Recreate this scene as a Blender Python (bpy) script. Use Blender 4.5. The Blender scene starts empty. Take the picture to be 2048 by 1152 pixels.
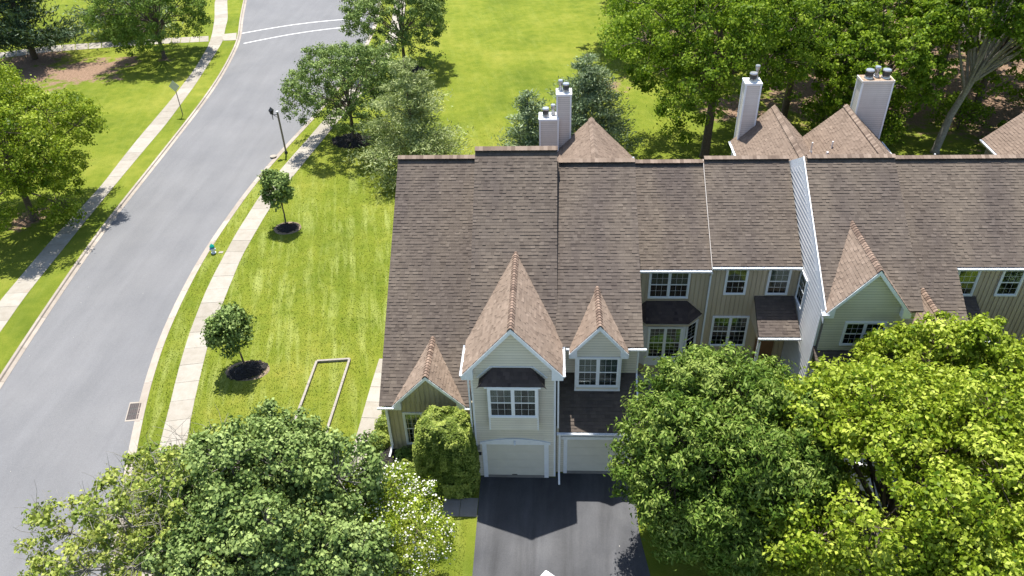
import bpy, math, random
import numpy as np
from mathutils import Vector, Matrix
rad = math.radians
scene = bpy.context.scene
COL = scene.collection

# ------------------------------------------------------------------ camera
PITCH, ROLL, YAW, FPX, CAMH = rad(36.02), rad(-2.07), rad(-3.68), 1558.0, 30.0
fw = Vector((math.sin(YAW)*math.cos(PITCH), math.cos(YAW)*math.cos(PITCH), -math.sin(PITCH)))
rt0 = Vector((math.cos(YAW), -math.sin(YAW), 0)); up0 = rt0.cross(fw)
rt = math.cos(ROLL)*rt0 + math.sin(ROLL)*up0
up = -math.sin(ROLL)*rt0 + math.cos(ROLL)*up0
cd = bpy.data.cameras.new('drone_camera'); cam = bpy.data.objects.new('drone_camera', cd); COL.objects.link(cam)
cam.matrix_world = Matrix(((rt.x, up.x, -fw.x, 0), (rt.y, up.y, -fw.y, 0), (rt.z, up.z, -fw.z, CAMH), (0, 0, 0, 1)))
cd.sensor_width = 36; cd.lens = FPX/2048*36; cd.clip_start = 0.5; cd.clip_end = 3000
scene.camera = cam

# ------------------------------------------------------------------ light
SUN = Vector((-0.085, 0.342, 1.0)).normalized()
elev = math.asin(SUN.z); az = math.atan2(SUN.x, SUN.y)
world = bpy.data.worlds.new('World'); scene.world = world; world.use_nodes = True
wn = world.node_tree; bg = wn.nodes['Background']
sky = wn.nodes.new('ShaderNodeTexSky'); sky.sky_type = 'NISHITA'; sky.sun_disc = False
sky.sun_elevation = elev; sky.sun_rotation = az
wn.links.new(sky.outputs[0], bg.inputs[0]); bg.inputs[1].default_value = 0.108
sd = bpy.data.lights.new('sun', 'SUN'); sd.energy = 4.9; sd.angle = rad(0.53); sd.color = (1.0, 0.955, 0.88)
so = bpy.data.objects.new('sun', sd); COL.objects.link(so); so.rotation_euler = SUN.to_track_quat('Z', 'Y').to_euler(); so.location = (0, 0, 60)
scene.view_settings.view_transform = 'Standard'; scene.view_settings.look = 'None'
scene.view_settings.exposure = 0.92; scene.view_settings.gamma = 1.0; scene.view_settings.use_curve_mapping = False
scene.render.engine = 'CYCLES'

# ------------------------------------------------------------------ materials
def new_mat(name):
    m = bpy.data.materials.new(name); m.use_nodes = True
    nt = m.node_tree; b = nt.nodes['Principled BSDF']; return m, nt, b
def N(nt, typ, **k):
    n = nt.nodes.new(typ)
    for a, v in k.items():
        if a in ('op', ): n.operation = v
        else: setattr(n, a, v)
    return n
def noise(nt, scale, detail=4, rough=.55, vec=None, dist=0.0):
    n = N(nt, 'ShaderNodeTexNoise'); n.inputs['Scale'].default_value = scale; n.inputs['Detail'].default_value = detail
    n.inputs['Roughness'].default_value = rough; n.inputs['Distortion'].default_value = dist
    if vec: nt.links.new(vec, n.inputs['Vector'])
    return n.outputs['Fac']
def pos(nt, scale=None):
    g = N(nt, 'ShaderNodeNewGeometry').outputs['Position']
    if scale:
        m = N(nt, 'ShaderNodeVectorMath', operation='MULTIPLY'); nt.links.new(g, m.inputs[0]); m.inputs[1].default_value = scale; g = m.outputs[0]
    return g
def ramp(nt, fac, stops):
    r = N(nt, 'ShaderNodeValToRGB'); el = r.color_ramp.elements
    while len(el) < len(stops): el.new(0.5)
    for e, (p, c) in zip(el, stops): e.position = p; e.color = (*c, 1) if len(c) == 3 else c
    nt.links.new(fac, r.inputs[0]); return r.outputs[0]
def mix(nt, fac, a, b, mode='MIX'):
    m = N(nt, 'ShaderNodeMix', data_type='RGBA', blend_type=mode)
    for s, v in ((0, fac), (6, a), (7, b)):
        if isinstance(v, (int, float)): m.inputs[s].default_value = v
        elif isinstance(v, tuple): m.inputs[s].default_value = (*v, 1)
        else: nt.links.new(v, m.inputs[s])
    return m.outputs[2]
def math2(nt, op, a, b=None):
    m = N(nt, 'ShaderNodeMath', operation=op)
    for i, v in enumerate((a, b)):
        if v is None: continue
        if isinstance(v, (int, float)): m.inputs[i].default_value = v
        else: nt.links.new(v, m.inputs[i])
    return m.outputs[0]
def bump(nt, b, h, strength, dist=.02):
    n = N(nt, 'ShaderNodeBump'); n.inputs['Strength'].default_value = strength; n.inputs['Distance'].default_value = dist
    nt.links.new(h, n.inputs['Height']); nt.links.new(n.outputs[0], b.inputs['Normal'])
def attr(nt, name='tone'):
    return N(nt, 'ShaderNodeAttribute', attribute_name=name).outputs['Fac']
def simple(name, col, rough=.6, metal=0.0, var=.12, nscale=6, spec=.5, bs=0.0, bscale=60):
    m, nt, b = new_mat(name)
    f = noise(nt, nscale, 5, .6, pos(nt))
    lo = tuple(max(0, c*(1-var)) for c in col); hi = tuple(min(1, c*(1+var)) for c in col)
    nt.links.new(ramp(nt, f, [(.3, lo), (.7, hi)]), b.inputs['Base Color'])
    b.inputs['Roughness'].default_value = rough; b.inputs['Metallic'].default_value = metal; b.inputs['Specular IOR Level'].default_value = spec
    if bs: bump(nt, b, noise(nt, bscale, 3, .6, pos(nt)), bs, .01)
    return m
def toned(name, stops, rough=.85, stain=None, gran=0.0, spec=.3, bs=0.0):
    """colour from the per-piece 'tone' attribute, mottled by a large stain noise"""
    m, nt, b = new_mat(name)
    c = ramp(nt, attr(nt), stops)
    if gran:
        c = mix(nt, 1.0, c, ramp(nt, noise(nt, 45, 3, .7, pos(nt)), [(.3, (1-gran,)*3), (.7, (1+gran,)*3)]), 'MULTIPLY')
    if stain:
        sc, lo, hi = stain
        c = mix(nt, 1.0, c, ramp(nt, noise(nt, sc[0], 5, .6, pos(nt, sc[1])), [(.32, lo), (.68, hi)]), 'MULTIPLY')
    nt.links.new(c, b.inputs['Base Color']); b.inputs['Roughness'].default_value = rough; b.inputs['Specular IOR Level'].default_value = spec
    if bs: bump(nt, b, noise(nt, 90, 3, .7, pos(nt)), bs, .006)
    return m
M = {}
M['shingle'] = toned('roof_shingle', [(0, (.078, .065, .057)), (.5, (.120, .101, .087)), (1, (.158, .134, .115))], .95,
                     ((.5, (1.2, .35, .35)), (.80, .79, .82), (1.16, 1.14, 1.08)), .16, .05, .4)
M['shingle_lit'] = toned('lit_roof_shingle', [(0, (.155, .116, .092)), (.5, (.222, .170, .134)), (1, (.285, .222, .178))], .95,  # roof shingle with the side slopes' stronger light put into its colour
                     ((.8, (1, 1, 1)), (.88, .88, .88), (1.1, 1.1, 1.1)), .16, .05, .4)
M['shingle_black'] = toned('dark_shingle', [(0, (.04, .032, .032)), (1, (.12, .095, .085))], .95, None, .16, .05, .4)
M['underlay'] = simple('roof_deck', (.035, .028, .026), .95)
M['ridge_cap'] = toned('ridge_cap_shingle', [(0, (.14, .10, .08)), (1, (.28, .205, .16))], .95, None, .14, .05, .4)
M['cream'] = toned('cream_lap_siding', [(0, (.75, .69, .56)), (1, (.82, .765, .64))], .55, ((.6, (1, 1, .5)), (.90, .90, .90), (1.04, 1.04, 1.04)), .0, .4)
M['sage'] = toned('sage_board_siding', [(0, (.50, .44, .30)), (1, (.60, .53, .37))], .6, ((.6, (1, 1, .5)), (.90, .90, .90), (1.06, 1.06, 1.06)), .0, .4)
M['khaki'] = toned('khaki_board_siding', [(0, (.55, .45, .31)), (1, (.63, .525, .37))], .6, ((.6, (1, 1, .5)), (.90, .90, .90), (1.06, 1.06, 1.06)), .0, .4)
M['mint'] = toned('pale_green_lap_siding', [(0, (.66, .625, .50)), (1, (.74, .705, .575))], .55, ((.6, (1, 1, .5)), (.92, .92, .92), (1.04, 1.04, 1.04)), .0, .4)
M['white_siding'] = toned('white_lap_siding', [(0, (.76, .75, .73)), (1, (.84, .83, .81))], .5, ((.5, (1, 1, .4)), (.90, .90, .90), (1.05, 1.05, 1.05)), .0, .4)
M['chim'] = toned('grey_lap_siding', [(0, (.72, .66, .60)), (1, (.78, .72, .66))], .5, ((.7, (1, 1, .4)), (.90, .89, .88), (1.05, 1.05, 1.05)), .0, .4)
M['wallback'] = simple('groove_shade_sheathing', (.20, .18, .145), .8)  # dark tone puts the shade under siding laps, and grime, into the grooves
M['trim'] = simple('white_trim', (.86, .88, .90), .4, var=.05)
M['door'] = simple('garage_door_paint', (.70, .665, .57), .45, var=.05, nscale=2)
M['entry'] = simple('brown_entry_door', (.22, .11, .05), .5)
M['frame'] = simple('window_vinyl', (.87, .89, .91), .35, var=.04)
M['curtain'] = simple('curtain_cloth', (.6, .6, .55), .9, var=.25, nscale=9)
M['blind'] = simple('blind_slats', (.62, .58, .5), .8, var=.1)
M['room'] = simple('dark_room', (.075, .08, .075), .9)
M['metal'] = simple('galvanised_flue', (.55, .56, .57), .35, .85, .2, 12)
M['darkmetal'] = simple('dark_flue_screen', (.07, .075, .08), .5, .6, .3, 12)
M['rust'] = simple('stained_chimney_cap', (.30, .21, .14), .7, .2, .6, 7)
M['capwhite'] = simple('painted_chimney_cap', (.75, .76, .76), .35, .1, .08)
M['bark'] = simple('grey_brown_bark', (.11, .085, .065), .9, var=.4, nscale=9, bs=.6, bscale=25)
M['barkgrey'] = simple('pale_grey_bark', (.26, .24, .21), .9, var=.35, nscale=8, bs=.6, bscale=25)
M['mulch'] = simple('black_mulch', (.022, .019, .017), .95, var=.8, nscale=25, bs=1, bscale=40)
M['drymulch'] = simple('dry_soil_ring', (.20, .15, .095), .95, var=.4, nscale=7, bs=.8, bscale=40)
M['stone'] = simple('white_marble_chips', (.42, .40, .38), .8, var=.4, nscale=14)
M['timber'] = simple('weathered_timber', (.27, .245, .215), .85, var=.25, nscale=9, bs=.5)
M['iron'] = simple('rusty_iron_grate', (.06, .045, .045), .7, .4, .5, 14)
M['darkwood'] = simple('brown_lamp_post', (.20, .165, .125), .7, var=.2)
M['black'] = simple('black_metal', (.03, .032, .036), .4, .3)
M['greenp'] = simple('hydrant_green', (.0, .28, .22), .4)
M['whitep'] = simple('hydrant_white', (.72, .76, .82), .4)
M['bluep'] = simple('hydrant_blue', (.05, .13, .45), .4)
M['signback'] = simple('sign_back_aluminium', (.50, .54, .47), .4, .3, .08)
M['carwhite'] = simple('white_car_paint', (.82, .83, .84), .18, var=.02)
M['tyre'] = simple('tyre_rubber', (.02, .02, .02), .9)
M['paint'] = simple('white_road_paint', (.62, .62, .62), .8, var=.2, nscale=5)
def glass_mat(name='window_glass', tcol=(.62, .68, .64, 1), k=.6):
    m, nt, b = new_mat(name); out = nt.nodes['Material Output']; nt.nodes.remove(b)
    t = N(nt, 'ShaderNodeBsdfTransparent'); t.inputs[0].default_value = tcol
    g = N(nt, 'ShaderNodeBsdfGlossy'); g.inputs['Roughness'].default_value = .04; g.inputs[0].default_value = (.85, .9, .95, 1)
    f = N(nt, 'ShaderNodeFresnel'); f.inputs[0].default_value = 1.55
    mx = N(nt, 'ShaderNodeMixShader'); nt.links.new(math2(nt, 'ADD', math2(nt, 'MULTIPLY', f.outputs[0], k), .03), mx.inputs[0]); nt.links.new(t.outputs[0], mx.inputs[1]); nt.links.new(g.outputs[0], mx.inputs[2])
    nt.links.new(mx.outputs[0], out.inputs[0]); return m
M['glass'] = glass_mat(); M['glass_screen'] = glass_mat('screened_glass', (.42, .46, .44, 1), .4)
def carglass():
    m, nt, b = new_mat('car_glass'); b.inputs['Base Color'].default_value = (.01, .012, .014, 1); b.inputs['Roughness'].default_value = .05; return m
M['carglass'] = carglass()
def leaf_mat(name, stops, trans=.35, tcol=(.25, .35, .02), rough=.45, spec=.35):
    m, nt, b = new_mat(name); out = nt.nodes['Material Output']
    c = ramp(nt, attr(nt), stops); nt.links.new(c, b.inputs['Base Color'])
    b.inputs['Roughness'].default_value = rough; b.inputs['Specular IOR Level'].default_value = spec*.35
    t = N(nt, 'ShaderNodeBsdfTranslucent'); nt.links.new(mix(nt, .55, c, tcol), t.inputs[0])
    mx = N(nt, 'ShaderNodeMixShader'); mx.inputs[0].default_value = trans
    nt.links.new(b.outputs[0], mx.inputs[1]); nt.links.new(t.outputs[0], mx.inputs[2]); nt.links.new(mx.outputs[0], out.inputs[0]); return m
M['leaf_maple'] = leaf_mat('maple_leaf', [(0, (.055, .10, .025)), (.5, (.165, .24, .068)), (1, (.33, .42, .14))], .2, (.28, .38, .06), .5, .25)
M['leaf_yellow'] = leaf_mat('yellowing_maple_leaf', [(0, (0.112, 0.175, 0.031)), (.5, (0.250, 0.325, 0.062)), (1, (0.425, 0.463, 0.112))], .3, (.35, .4, .04))
M['leaf_dark'] = leaf_mat('glossy_dark_leaf', [(0, (.045, .09, .012)), (.55, (.12, .20, .03)), (1, (.30, .38, .09))], .25, (.24, .36, .03), .5, .3)
M['leaf_bright'] = leaf_mat('bright_spring_leaf', [(0, (.06, .12, .008)), (.45, (.22, .30, .02)), (1, (.50, .57, .095))], .32, (.42, .52, .03), .45, .35)
M['leaf_mid'] = leaf_mat('mid_green_leaf', [(0, (.05, .10, .018)), (.5, (.135, .22, .04)), (1, (.28, .37, .09))], .3, (.28, .40, .04), .5, .25)
M['leaf_wood'] = leaf_mat('woodland_leaf', [(0, (.05, .10, .010)), (.5, (.125, .21, .016)), (1, (.33, .42, .05))], .36, (.30, .46, .02), .5, .3)
M['needle'] = leaf_mat('pine_needle', [(0, (.09, .14, .07)), (.5, (.22, .29, .16)), (1, (.38, .45, .27))], .18)
M['needle_pale'] = leaf_mat('pale_pine_needle', [(0, (0.144, 0.180, 0.060)), (.5, (0.324, 0.384, 0.156)), (1, (0.552, 0.600, 0.288))], .2)
M['needle_dark'] = leaf_mat('dark_pine_needle', [(0, (.02, .04, .02)), (.5, (.05, .085, .045)), (1, (.12, .17, .09))], .1)
M['boxleaf'] = leaf_mat('holly_shrub_leaf', [(0, (.05, .085, .012)), (.4, (.14, .20, .03)), (1, (.40, .46, .10))], .2, (.28, .36, .03), .45, .4)
M['petal'] = leaf_mat('white_dogwood_petal', [(0, (.62, .62, .55)), (1, (.82, .82, .78))], .2, (.8, .8, .7), .6)
M['grass_blade'] = leaf_mat('grass_blade', [(0, (.07, .11, .014)), (.5, (.145, .185, .028)), (1, (.26, .285, .08))], .3, (.25, .35, .01), .6, .2)

def lawn_mat():
    m, nt, b = new_mat('lawn_turf'); P = pos(nt)
    big = noise(nt, .11, 4, .6, P); mid = noise(nt, .9, 5, .65, P); fine = noise(nt, 14, 4, .75, P); vf = noise(nt, 45, 2, .8, P)
    c = ramp(nt, big, [(.3, (.112, .155, .018)), (.5, (.165, .205, .024)), (.7, (.225, .245, .038))])
    c = mix(nt, 1.0, c, ramp(nt, mid, [(.28, (.76, .84, .78)), (.5, (1, 1, 1)), (.72, (1.24, 1.13, 1.3))]), 'MULTIPLY')
    c = mix(nt, 1.0, c, ramp(nt, fine, [(.25, (.74, .79, .72)), (.5, (1, 1, 1)), (.78, (1.25, 1.18, 1.5))]), 'MULTIPLY')
    c = mix(nt, 1.0, c, ramp(nt, vf, [(.25, (.72, .76, .7)), (.75, (1.25, 1.2, 1.3))]), 'MULTIPLY')
    # dried clippings left in mower lines, running along the lot
    rot = N(nt, 'ShaderNodeMapping', vector_type='POINT'); rot.inputs['Rotation'].default_value = (0, 0, rad(-13)); nt.links.new(P, rot.inputs[0])
    rs = N(nt, 'ShaderNodeVectorMath', operation='MULTIPLY'); nt.links.new(rot.outputs[0], rs.inputs[0]); rs.inputs[1].default_value = (1.1, .10, 1)
    st = noise(nt, 1.6, 6, .62, rs.outputs[0], .35)
    brk = noise(nt, .35, 3, .6, P)
    f = math2(nt, 'MULTIPLY', ramp(nt, st, [(.47, (0, 0, 0)), (.66, (1, 1, 1))]), ramp(nt, brk, [(.36, (.12,)*3), (.58, (1, 1, 1))]))
    f = math2(nt, 'MULTIPLY', f, math2(nt, 'MULTIPLY', attr(nt, 'clip'), ramp(nt, fine, [(.3, (.3,)*3), (.7, (1,)*3)])))
    c = mix(nt, f, c, (.33, .37, .11))
    # bare soil and leaf litter
    s = math2(nt, 'ADD', attr(nt, 'soil'), math2(nt, 'MULTIPLY', math2(nt, 'SUBTRACT', mid, .5), 1.6))
    sf = ramp(nt, s, [(.42, (0, 0, 0)), (.62, (1, 1, 1))])
    soil = ramp(nt, noise(nt, 5, 6, .7, P), [(.3, (.15, .10, .065)), (.7, (.34, .23, .165))])
    c = mix(nt, sf, c, soil)
    nt.links.new(c, b.inputs['Base Color']); b.inputs['Roughness'].default_value = .95; b.inputs['Specular IOR Level'].default_value = .04
    h = math2(nt, 'ADD', fine, math2(nt, 'MULTIPLY', vf, .6)); bump(nt, b, h, .9, .07)
    return m
M['lawn'] = lawn_mat()
def asphalt(name, lo, hi, streak=.12):
    m, nt, b = new_mat(name); P = pos(nt)
    c = ramp(nt, noise(nt, .22, 5, .55, P), [(.3, lo), (.7, hi)])
    c = mix(nt, 1.0, c, ramp(nt, noise(nt, 30, 4, .8, P), [(.25, (.72,)*3), (.75, (1.3,)*3)]), 'MULTIPLY')
    c = mix(nt, 1.0, c, ramp(nt, noise(nt, .8, 4, .6, pos(nt, (1.0, .12, 1)), .4), [(.35, (1-streak,)*3), (.65, (1+streak,)*3)]), 'MULTIPLY')
    v = N(nt, 'ShaderNodeTexVoronoi'); v.inputs['Scale'].default_value = 1.1; nt.links.new(P, v.inputs['Vector'])
    c = mix(nt, ramp(nt, v.outputs['Distance'], [(.018, (1, 1, 1)), (.03, (0, 0, 0))]), c, (.4, .38, .34))
    nt.links.new(c, b.inputs['Base Color']); b.inputs['Roughness'].default_value = .8; b.inputs['Specular IOR Level'].default_value = .3
    bump(nt, b, noise(nt, 60, 3, .8, P), .5, .01); return m
M['road'] = asphalt('aged_road_asphalt', (.135, .137, .144), (.160, .161, .166), .06)
M['drive'] = asphalt('sealed_driveway_asphalt', (.040, .042, .048), (.092, .093, .098), .32)
def concrete(name, stops):
    m, nt, b = new_mat(name); P = pos(nt)
    c = ramp(nt, attr(nt), stops)
    c = mix(nt, 1.0, c, ramp(nt, noise(nt, 1.6, 6, .65, P), [(.3, (.86, .84, .80)), (.6, (1.03, 1.03, 1.03))]), 'MULTIPLY')
    c = mix(nt, 1.0, c, ramp(nt, noise(nt, 40, 3, .7, P), [(.3, (.9,)*3), (.7, (1.08,)*3)]), 'MULTIPLY')
    c = mix(nt, ramp(nt, noise(nt, .55, 3, .7, P), [(.66, (0, 0, 0)), (.75, (.5, .5, .5))]), c, (.30, .20, .13))
    nt.links.new(c, b.inputs['Base Color']); b.inputs['Roughness'].default_value = .85; bump(nt, b, noise(nt, 50, 3, .7, P), .3, .006); return m
M['walk'] = concrete('concrete_sidewalk', [(0, (.265, .24, .20)), (1, (.33, .305, .265))])
M['walkgrey'] = concrete('grey_concrete_step', [(0, (.20, .19, .18)), (1, (.24, .23, .215))])
M['kerb'] = concrete('kerb_concrete', [(0, (.27, .235, .20)), (1, (.36, .32, .275))])

# ------------------------------------------------------------------ mesh helpers
class MB:
    def __init__(s): s.v = []; s.f = []; s.t = []
    def add(s, vs, fs, tone=.5):
        o = len(s.v); s.v += [tuple(p) for p in vs]; s.f += [tuple(i+o for i in f) for f in fs]; s.t += [tone]*len(vs); return s
    def box(s, x0, x1, y0, y1, z0, z1, tone=.5):
        return s.add([(x, y, z) for z in (z0, z1) for y in (y0, y1) for x in (x0, x1)],
              [(0, 2, 3, 1), (4, 5, 7, 6), (0, 1, 5, 4), (2, 6, 7, 3), (0, 4, 6, 2), (1, 3, 7, 5)], tone)
    def obox(s, c, ax, ay, az, hx, hy, hz, tone=.5):
        c, ax, ay, az = map(Vector, (c, ax, ay, az))
        return s.add([c+ax*hx*i+ay*hy*j+az*hz*k for k in (-1, 1) for j in (-1, 1) for i in (-1, 1)],
              [(0, 2, 3, 1), (4, 5, 7, 6), (0, 1, 5, 4), (2, 6, 7, 3), (0, 4, 6, 2), (1, 3, 7, 5)], tone)
    def bar(s, a, b, w, h, upv=(0, 0, 1), tone=.5):
        a, b = Vector(a), Vector(b); d = (b-a); L = d.length; d.normalize(); u = Vector(upv); u = (u-d*u.dot(d)).normalized(); r = d.cross(u)
        return s.obox((a+b)/2, d, r, u, L/2, w/2, h/2, tone)
    def prism(s, pts, ext, tone=.5):
        pts = [Vector(p) for p in pts]; e = Vector(ext); n = len(pts)
        return s.add(pts+[p+e for p in pts], [tuple(range(n))[::-1], tuple(range(n, 2*n))]+[(i, (i+1) % n, (i+1) % n+n, i+n) for i in range(n)], tone)
    def tube(s, path, radii, n=8, cap=True, tone=.5):
        P = [Vector(p) for p in path]; V = []
        for i, p in enumerate(P):
            d = (P[min(i+1, len(P)-1)]-P[max(i-1, 0)]).normalized()
            u = d.cross(Vector((.3, .9, .2))) if abs(d.z) > .8 else d.cross(Vector((0, 0, 1))); u.normalize(); w = d.cross(u)
            V += [p+(u*math.cos(2*math.pi*k/n)+w*math.sin(2*math.pi*k/n))*radii[i] for k in range(n)]
        F = [(i*n+k, i*n+(k+1) % n, (i+1)*n+(k+1) % n, (i+1)*n+k) for i in range(len(P)-1) for k in range(n)]
        if cap: F += [tuple(range(n))[::-1], tuple(range((len(P)-1)*n, len(P)*n))]
        return s.add(V, F, tone)
    def build(s, name, mat, parent=None, smooth=False, label=None, kind=None, loc=None):
        me = bpy.data.meshes.new(name); me.from_pydata([tuple(p) for p in s.v], [], s.f); me.update()
        a = me.attributes.new('tone', 'FLOAT', 'POINT'); a.data.foreach_set('value', s.t)
        me.materials.append(M[mat] if isinstance(mat, str) else mat)
        if smooth: me.polygons.foreach_set('use_smooth', [True]*len(me.polygons))
        return link(name, me, parent, label, kind, loc)
def link(name, me, parent=None, label=None, kind=None, loc=None):
    o = bpy.data.objects.new(name, me); COL.objects.link(o)
    if parent is not None: o.parent = parent
    if label: o['label'] = label
    if kind: o['kind'] = kind
    if loc: o.location = loc
    return o
def thing(name, label, cat, group=None, loc=(0, 0, 0)):
    o = bpy.data.objects.new(name, None); COL.objects.link(o); o.location = loc; o['label'] = label; o['category'] = cat; o.empty_display_size = .5
    if group: o['group'] = group
    return o
def tag(o, label, cat, group=None):
    o['label'] = label; o['category'] = cat
    if group: o['group'] = group
    return o
def quads_mesh(name, V, nq, tone, mat):
    """V: (4*nq,3) array, one quad per four vertices"""
    me = bpy.data.meshes.new(name); nv = len(V)
    me.vertices.add(nv); me.vertices.foreach_set('co', V.astype(np.float32).ravel())
    me.loops.add(nv); me.loops.foreach_set('vertex_index', np.arange(nv, dtype=np.int32))
    me.polygons.add(nq); me.polygons.foreach_set('loop_start', np.arange(nq, dtype=np.int32)*4)
    me.update(calc_edges=True)
    a = me.attributes.new('tone', 'FLOAT', 'POINT'); a.data.foreach_set('value', np.repeat(tone, 4).astype(np.float32))
    me.materials.append(M[mat]); return me

def interval(poly, w):
    """u-range of a convex polygon [(u, w)] at height w"""
    xs = []
    n = len(poly)
    for i in range(n):
        (u0, w0), (u1, w1) = poly[i], poly[(i+1) % n]
        if abs(w1-w0) < 1e-9:
            if abs(w-w0) < 1e-6: xs += [u0, u1]
        elif min(w0, w1)-1e-6 <= w <= max(w0, w1)+1e-6: xs.append(u0+(u1-u0)*(w-w0)/(w1-w0))
    return (min(xs), max(xs)) if xs else None
def courses(O, U, W, poly, exposure, cell, thick, rng, tones=(.2, .8), back=.15, lift=.003, gap=.0, jitter=0.0, rowvar=0.0, single=False, groove=0.0):
    """overlapping courses (shingles or siding boards) laid over a convex polygon; returns a list of MBs (one per piece) or one MB"""
    O, U, W = Vector(O), Vector(U).normalized(), Vector(W).normalized(); Nn = U.cross(W)
    w0 = min(p[1] for p in poly); w1 = max(p[1] for p in poly); out = [] if single else MB(); k = 0; w = w0
    while w < w1-1e-4:
        we = min(w+exposure, w1)
        a = interval(poly, min(w+1e-4, w1)); b = interval(poly, we-1e-4)
        if a and b:
            L, Rr = min(a[0], b[0]), max(a[1], b[1]); row = rng.uniform(-rowvar, rowvar)
            u = L - (rng.random()*cell[1] if cell else 0)
            while u < Rr-1e-4:
                du = rng.uniform(*cell) if cell else Rr-L+1
                x0, x1 = u, u+du; u += du
                bl, br = max(x0, a[0])+gap, min(x1, a[1])-gap; tl, tr = max(x0, b[0])+gap, min(x1, b[1])-gap
                if tr < tl: tl = tr = min(max((tl+tr)/2, b[0]), b[1])
                if br < bl: bl = br = min(max((bl+br)/2, a[0]), a[1])
                if br-bl < .01 and tr-tl < .01: continue
                t = thick*(rng.uniform(.45, .7) if rng.random() < .58 else rng.uniform(1.2, 1.5)) if jitter else thick; tb = lift+thick*back; jj = rng.uniform(-.006, .006) if jitter else 0
                wl = w+jj; wt = we-groove
                vs = [O+U*bl+W*wl+Nn*(lift+t), O+U*br+W*wl+Nn*(lift+t), O+U*tr+W*wt+Nn*tb, O+U*tl+W*wt+Nn*tb, O+U*bl+W*wl, O+U*br+W*wl, O+U*tr+W*wt, O+U*tl+W*wt]
                tone = min(1, max(0, (rng.uniform(*tones) if not jitter else (rng.uniform(.36, .66) if rng.random() < .78 else rng.uniform(.12, .88))*(tones[0]+tones[1]))+row))
                fs = [(0, 1, 2, 3), (4, 5, 1, 0), (5, 6, 2, 1), (7, 4, 0, 3)]
                if single: out.append(MB().add(vs, fs, tone))
                else: out.add(vs, fs, tone)
        w = we; k += 1
    return out
RNG = random.Random(7)
def shingle_roof(house, O, U, W, poly, mat='shingle', thick=.16, tones=(0, 1), label=None, name='roof'):
    """roof plate (deck with thickness) carrying its shingle courses"""
    O, U, W = Vector(O), Vector(U).normalized(), Vector(W).normalized(); Nn = U.cross(W)
    pts = [O+U*a+W*b for a, b in poly]
    deck = MB().prism([p-Nn*thick for p in pts], Nn*thick).build(name, 'underlay', house, label=label)
    c = courses(O, U, W, poly, .168, (.13, .30), .021, RNG, tones, .08, .004, .0012, .45, .05)
    c.build('shingles', mat, deck, kind='stuff')
    return deck
def lap(parent_house, name, O, U, W, poly, mat, exposure=.15, label=None):
    return courses(O, U, W, poly, exposure, (2.6, 3.8), .022 if exposure < .2 else .045, RNG, (.1, .9), .35, .002, .001, groove=.022).build(name, mat, parent_house, kind='stuff', label=label)
def batten(wall, O, U, W, poly_uw, mat, width=.235):
    """vertical boards: each one its own piece. U across the wall, W up"""
    O, U, W = Vector(O), Vector(U).normalized(), Vector(W).normalized(); Nn = U.cross(W)
    us = [p[0] for p in poly_uw]; u = min(us); sw = [(b, a) for a, b in poly_uw]
    while u < max(us)-.02:
        ue = min(u+width, max(us)); a = interval(sw, u+.004); b = interval(sw, ue-.008)
        if a and b:
            t = .016; tn = RNG.uniform(.1, .9)
            q = [O+U*(u+.004)+W*a[0], O+U*(ue-.008)+W*b[0], O+U*(ue-.008)+W*b[1], O+U*(u+.004)+W*a[1]]
            m = MB().prism(q, Nn*t, tn)
            # raised lap rib along one edge
            q2 = [O+U*(u+.004)+W*a[0]+Nn*t, O+U*(u+.035)+W*a[0]+Nn*t, O+U*(u+.035)+W*min(a[1], b[1])+Nn*t, O+U*(u+.004)+W*min(a[1], b[1])+Nn*t]
            m.prism(q2, Nn*.028, tn)
            m.build('siding_board', mat, wall)
        u = ue
def ridge_caps(deck, a, b, drop, half=.15, step=.19, mat='ridge_cap', thick=.03):
    """individual cap shingles bent over a ridge from a to b; drop = fall per metre on either side"""
    a, b = Vector(a), Vector(b); d = b-a; L = d.length; d.normalize(); s = d.cross(Vector((0, 0, 1))).normalized(); n = max(1, int(L/step))
    for i in range(n):
        p = a+d*(i*L/n); q = p+d*(L/n+.02); t0 = .055+thick; t1 = .045
        hw = half; pr = []
        for pt, t in ((p, t0), (q, t1)):
            pr += [pt-s*hw+Vector((0, 0, t-hw*drop)), pt-s*hw*.28+Vector((0, 0, t-.28*hw*drop*.75)), pt+s*hw*.28+Vector((0, 0, t-.28*hw*drop*.75)), pt+s*hw+Vector((0, 0, t-hw*drop))]
        lo = [v-Vector((0, 0, .05)) for v in pr[:4]]
        m = MB().add(pr+lo, [(0, 1, 5, 4), (1, 2, 6, 5), (2, 3, 7, 6), (8, 9, 1, 0), (9, 10, 2, 1), (10, 11, 3, 2)], RNG.random())
        m.build('ridge_shingle', mat, deck)
def ridge_vent(house, x0, x1, y, z, s, mat='shingle_lit'):
    """raised vent cap along a main ridge"""
    m = MB(); h = .2; r = MB()
    for sg in (-1, 1):
        r.prism([(x0, y, z+.16), (x0, y+sg*h, z+.16-h*s*.8), (x0, y+sg*h, z+.12-h*s*.8), (x0, y, z+.12)], (x1-x0, 0, 0), .4)
    o = r.build('ridge_vent', 'underlay', house)
    x = x0; t = 0
    c = MB()
    while x < x1-.02:
        xe = min(x+.2, x1)
        for sg in (-1, 1):
            t = RNG.random()
            c.add([(x, y, z+.185), (xe, y, z+.175), (xe, y+sg*h*1.08, z+.175-h*s*.85), (x, y+sg*h*1.08, z+.185-h*s*.85)], [(0, 1, 2, 3)], t)
        x = xe
    c.build('cap_shingles', mat, o, kind='stuff')
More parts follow.
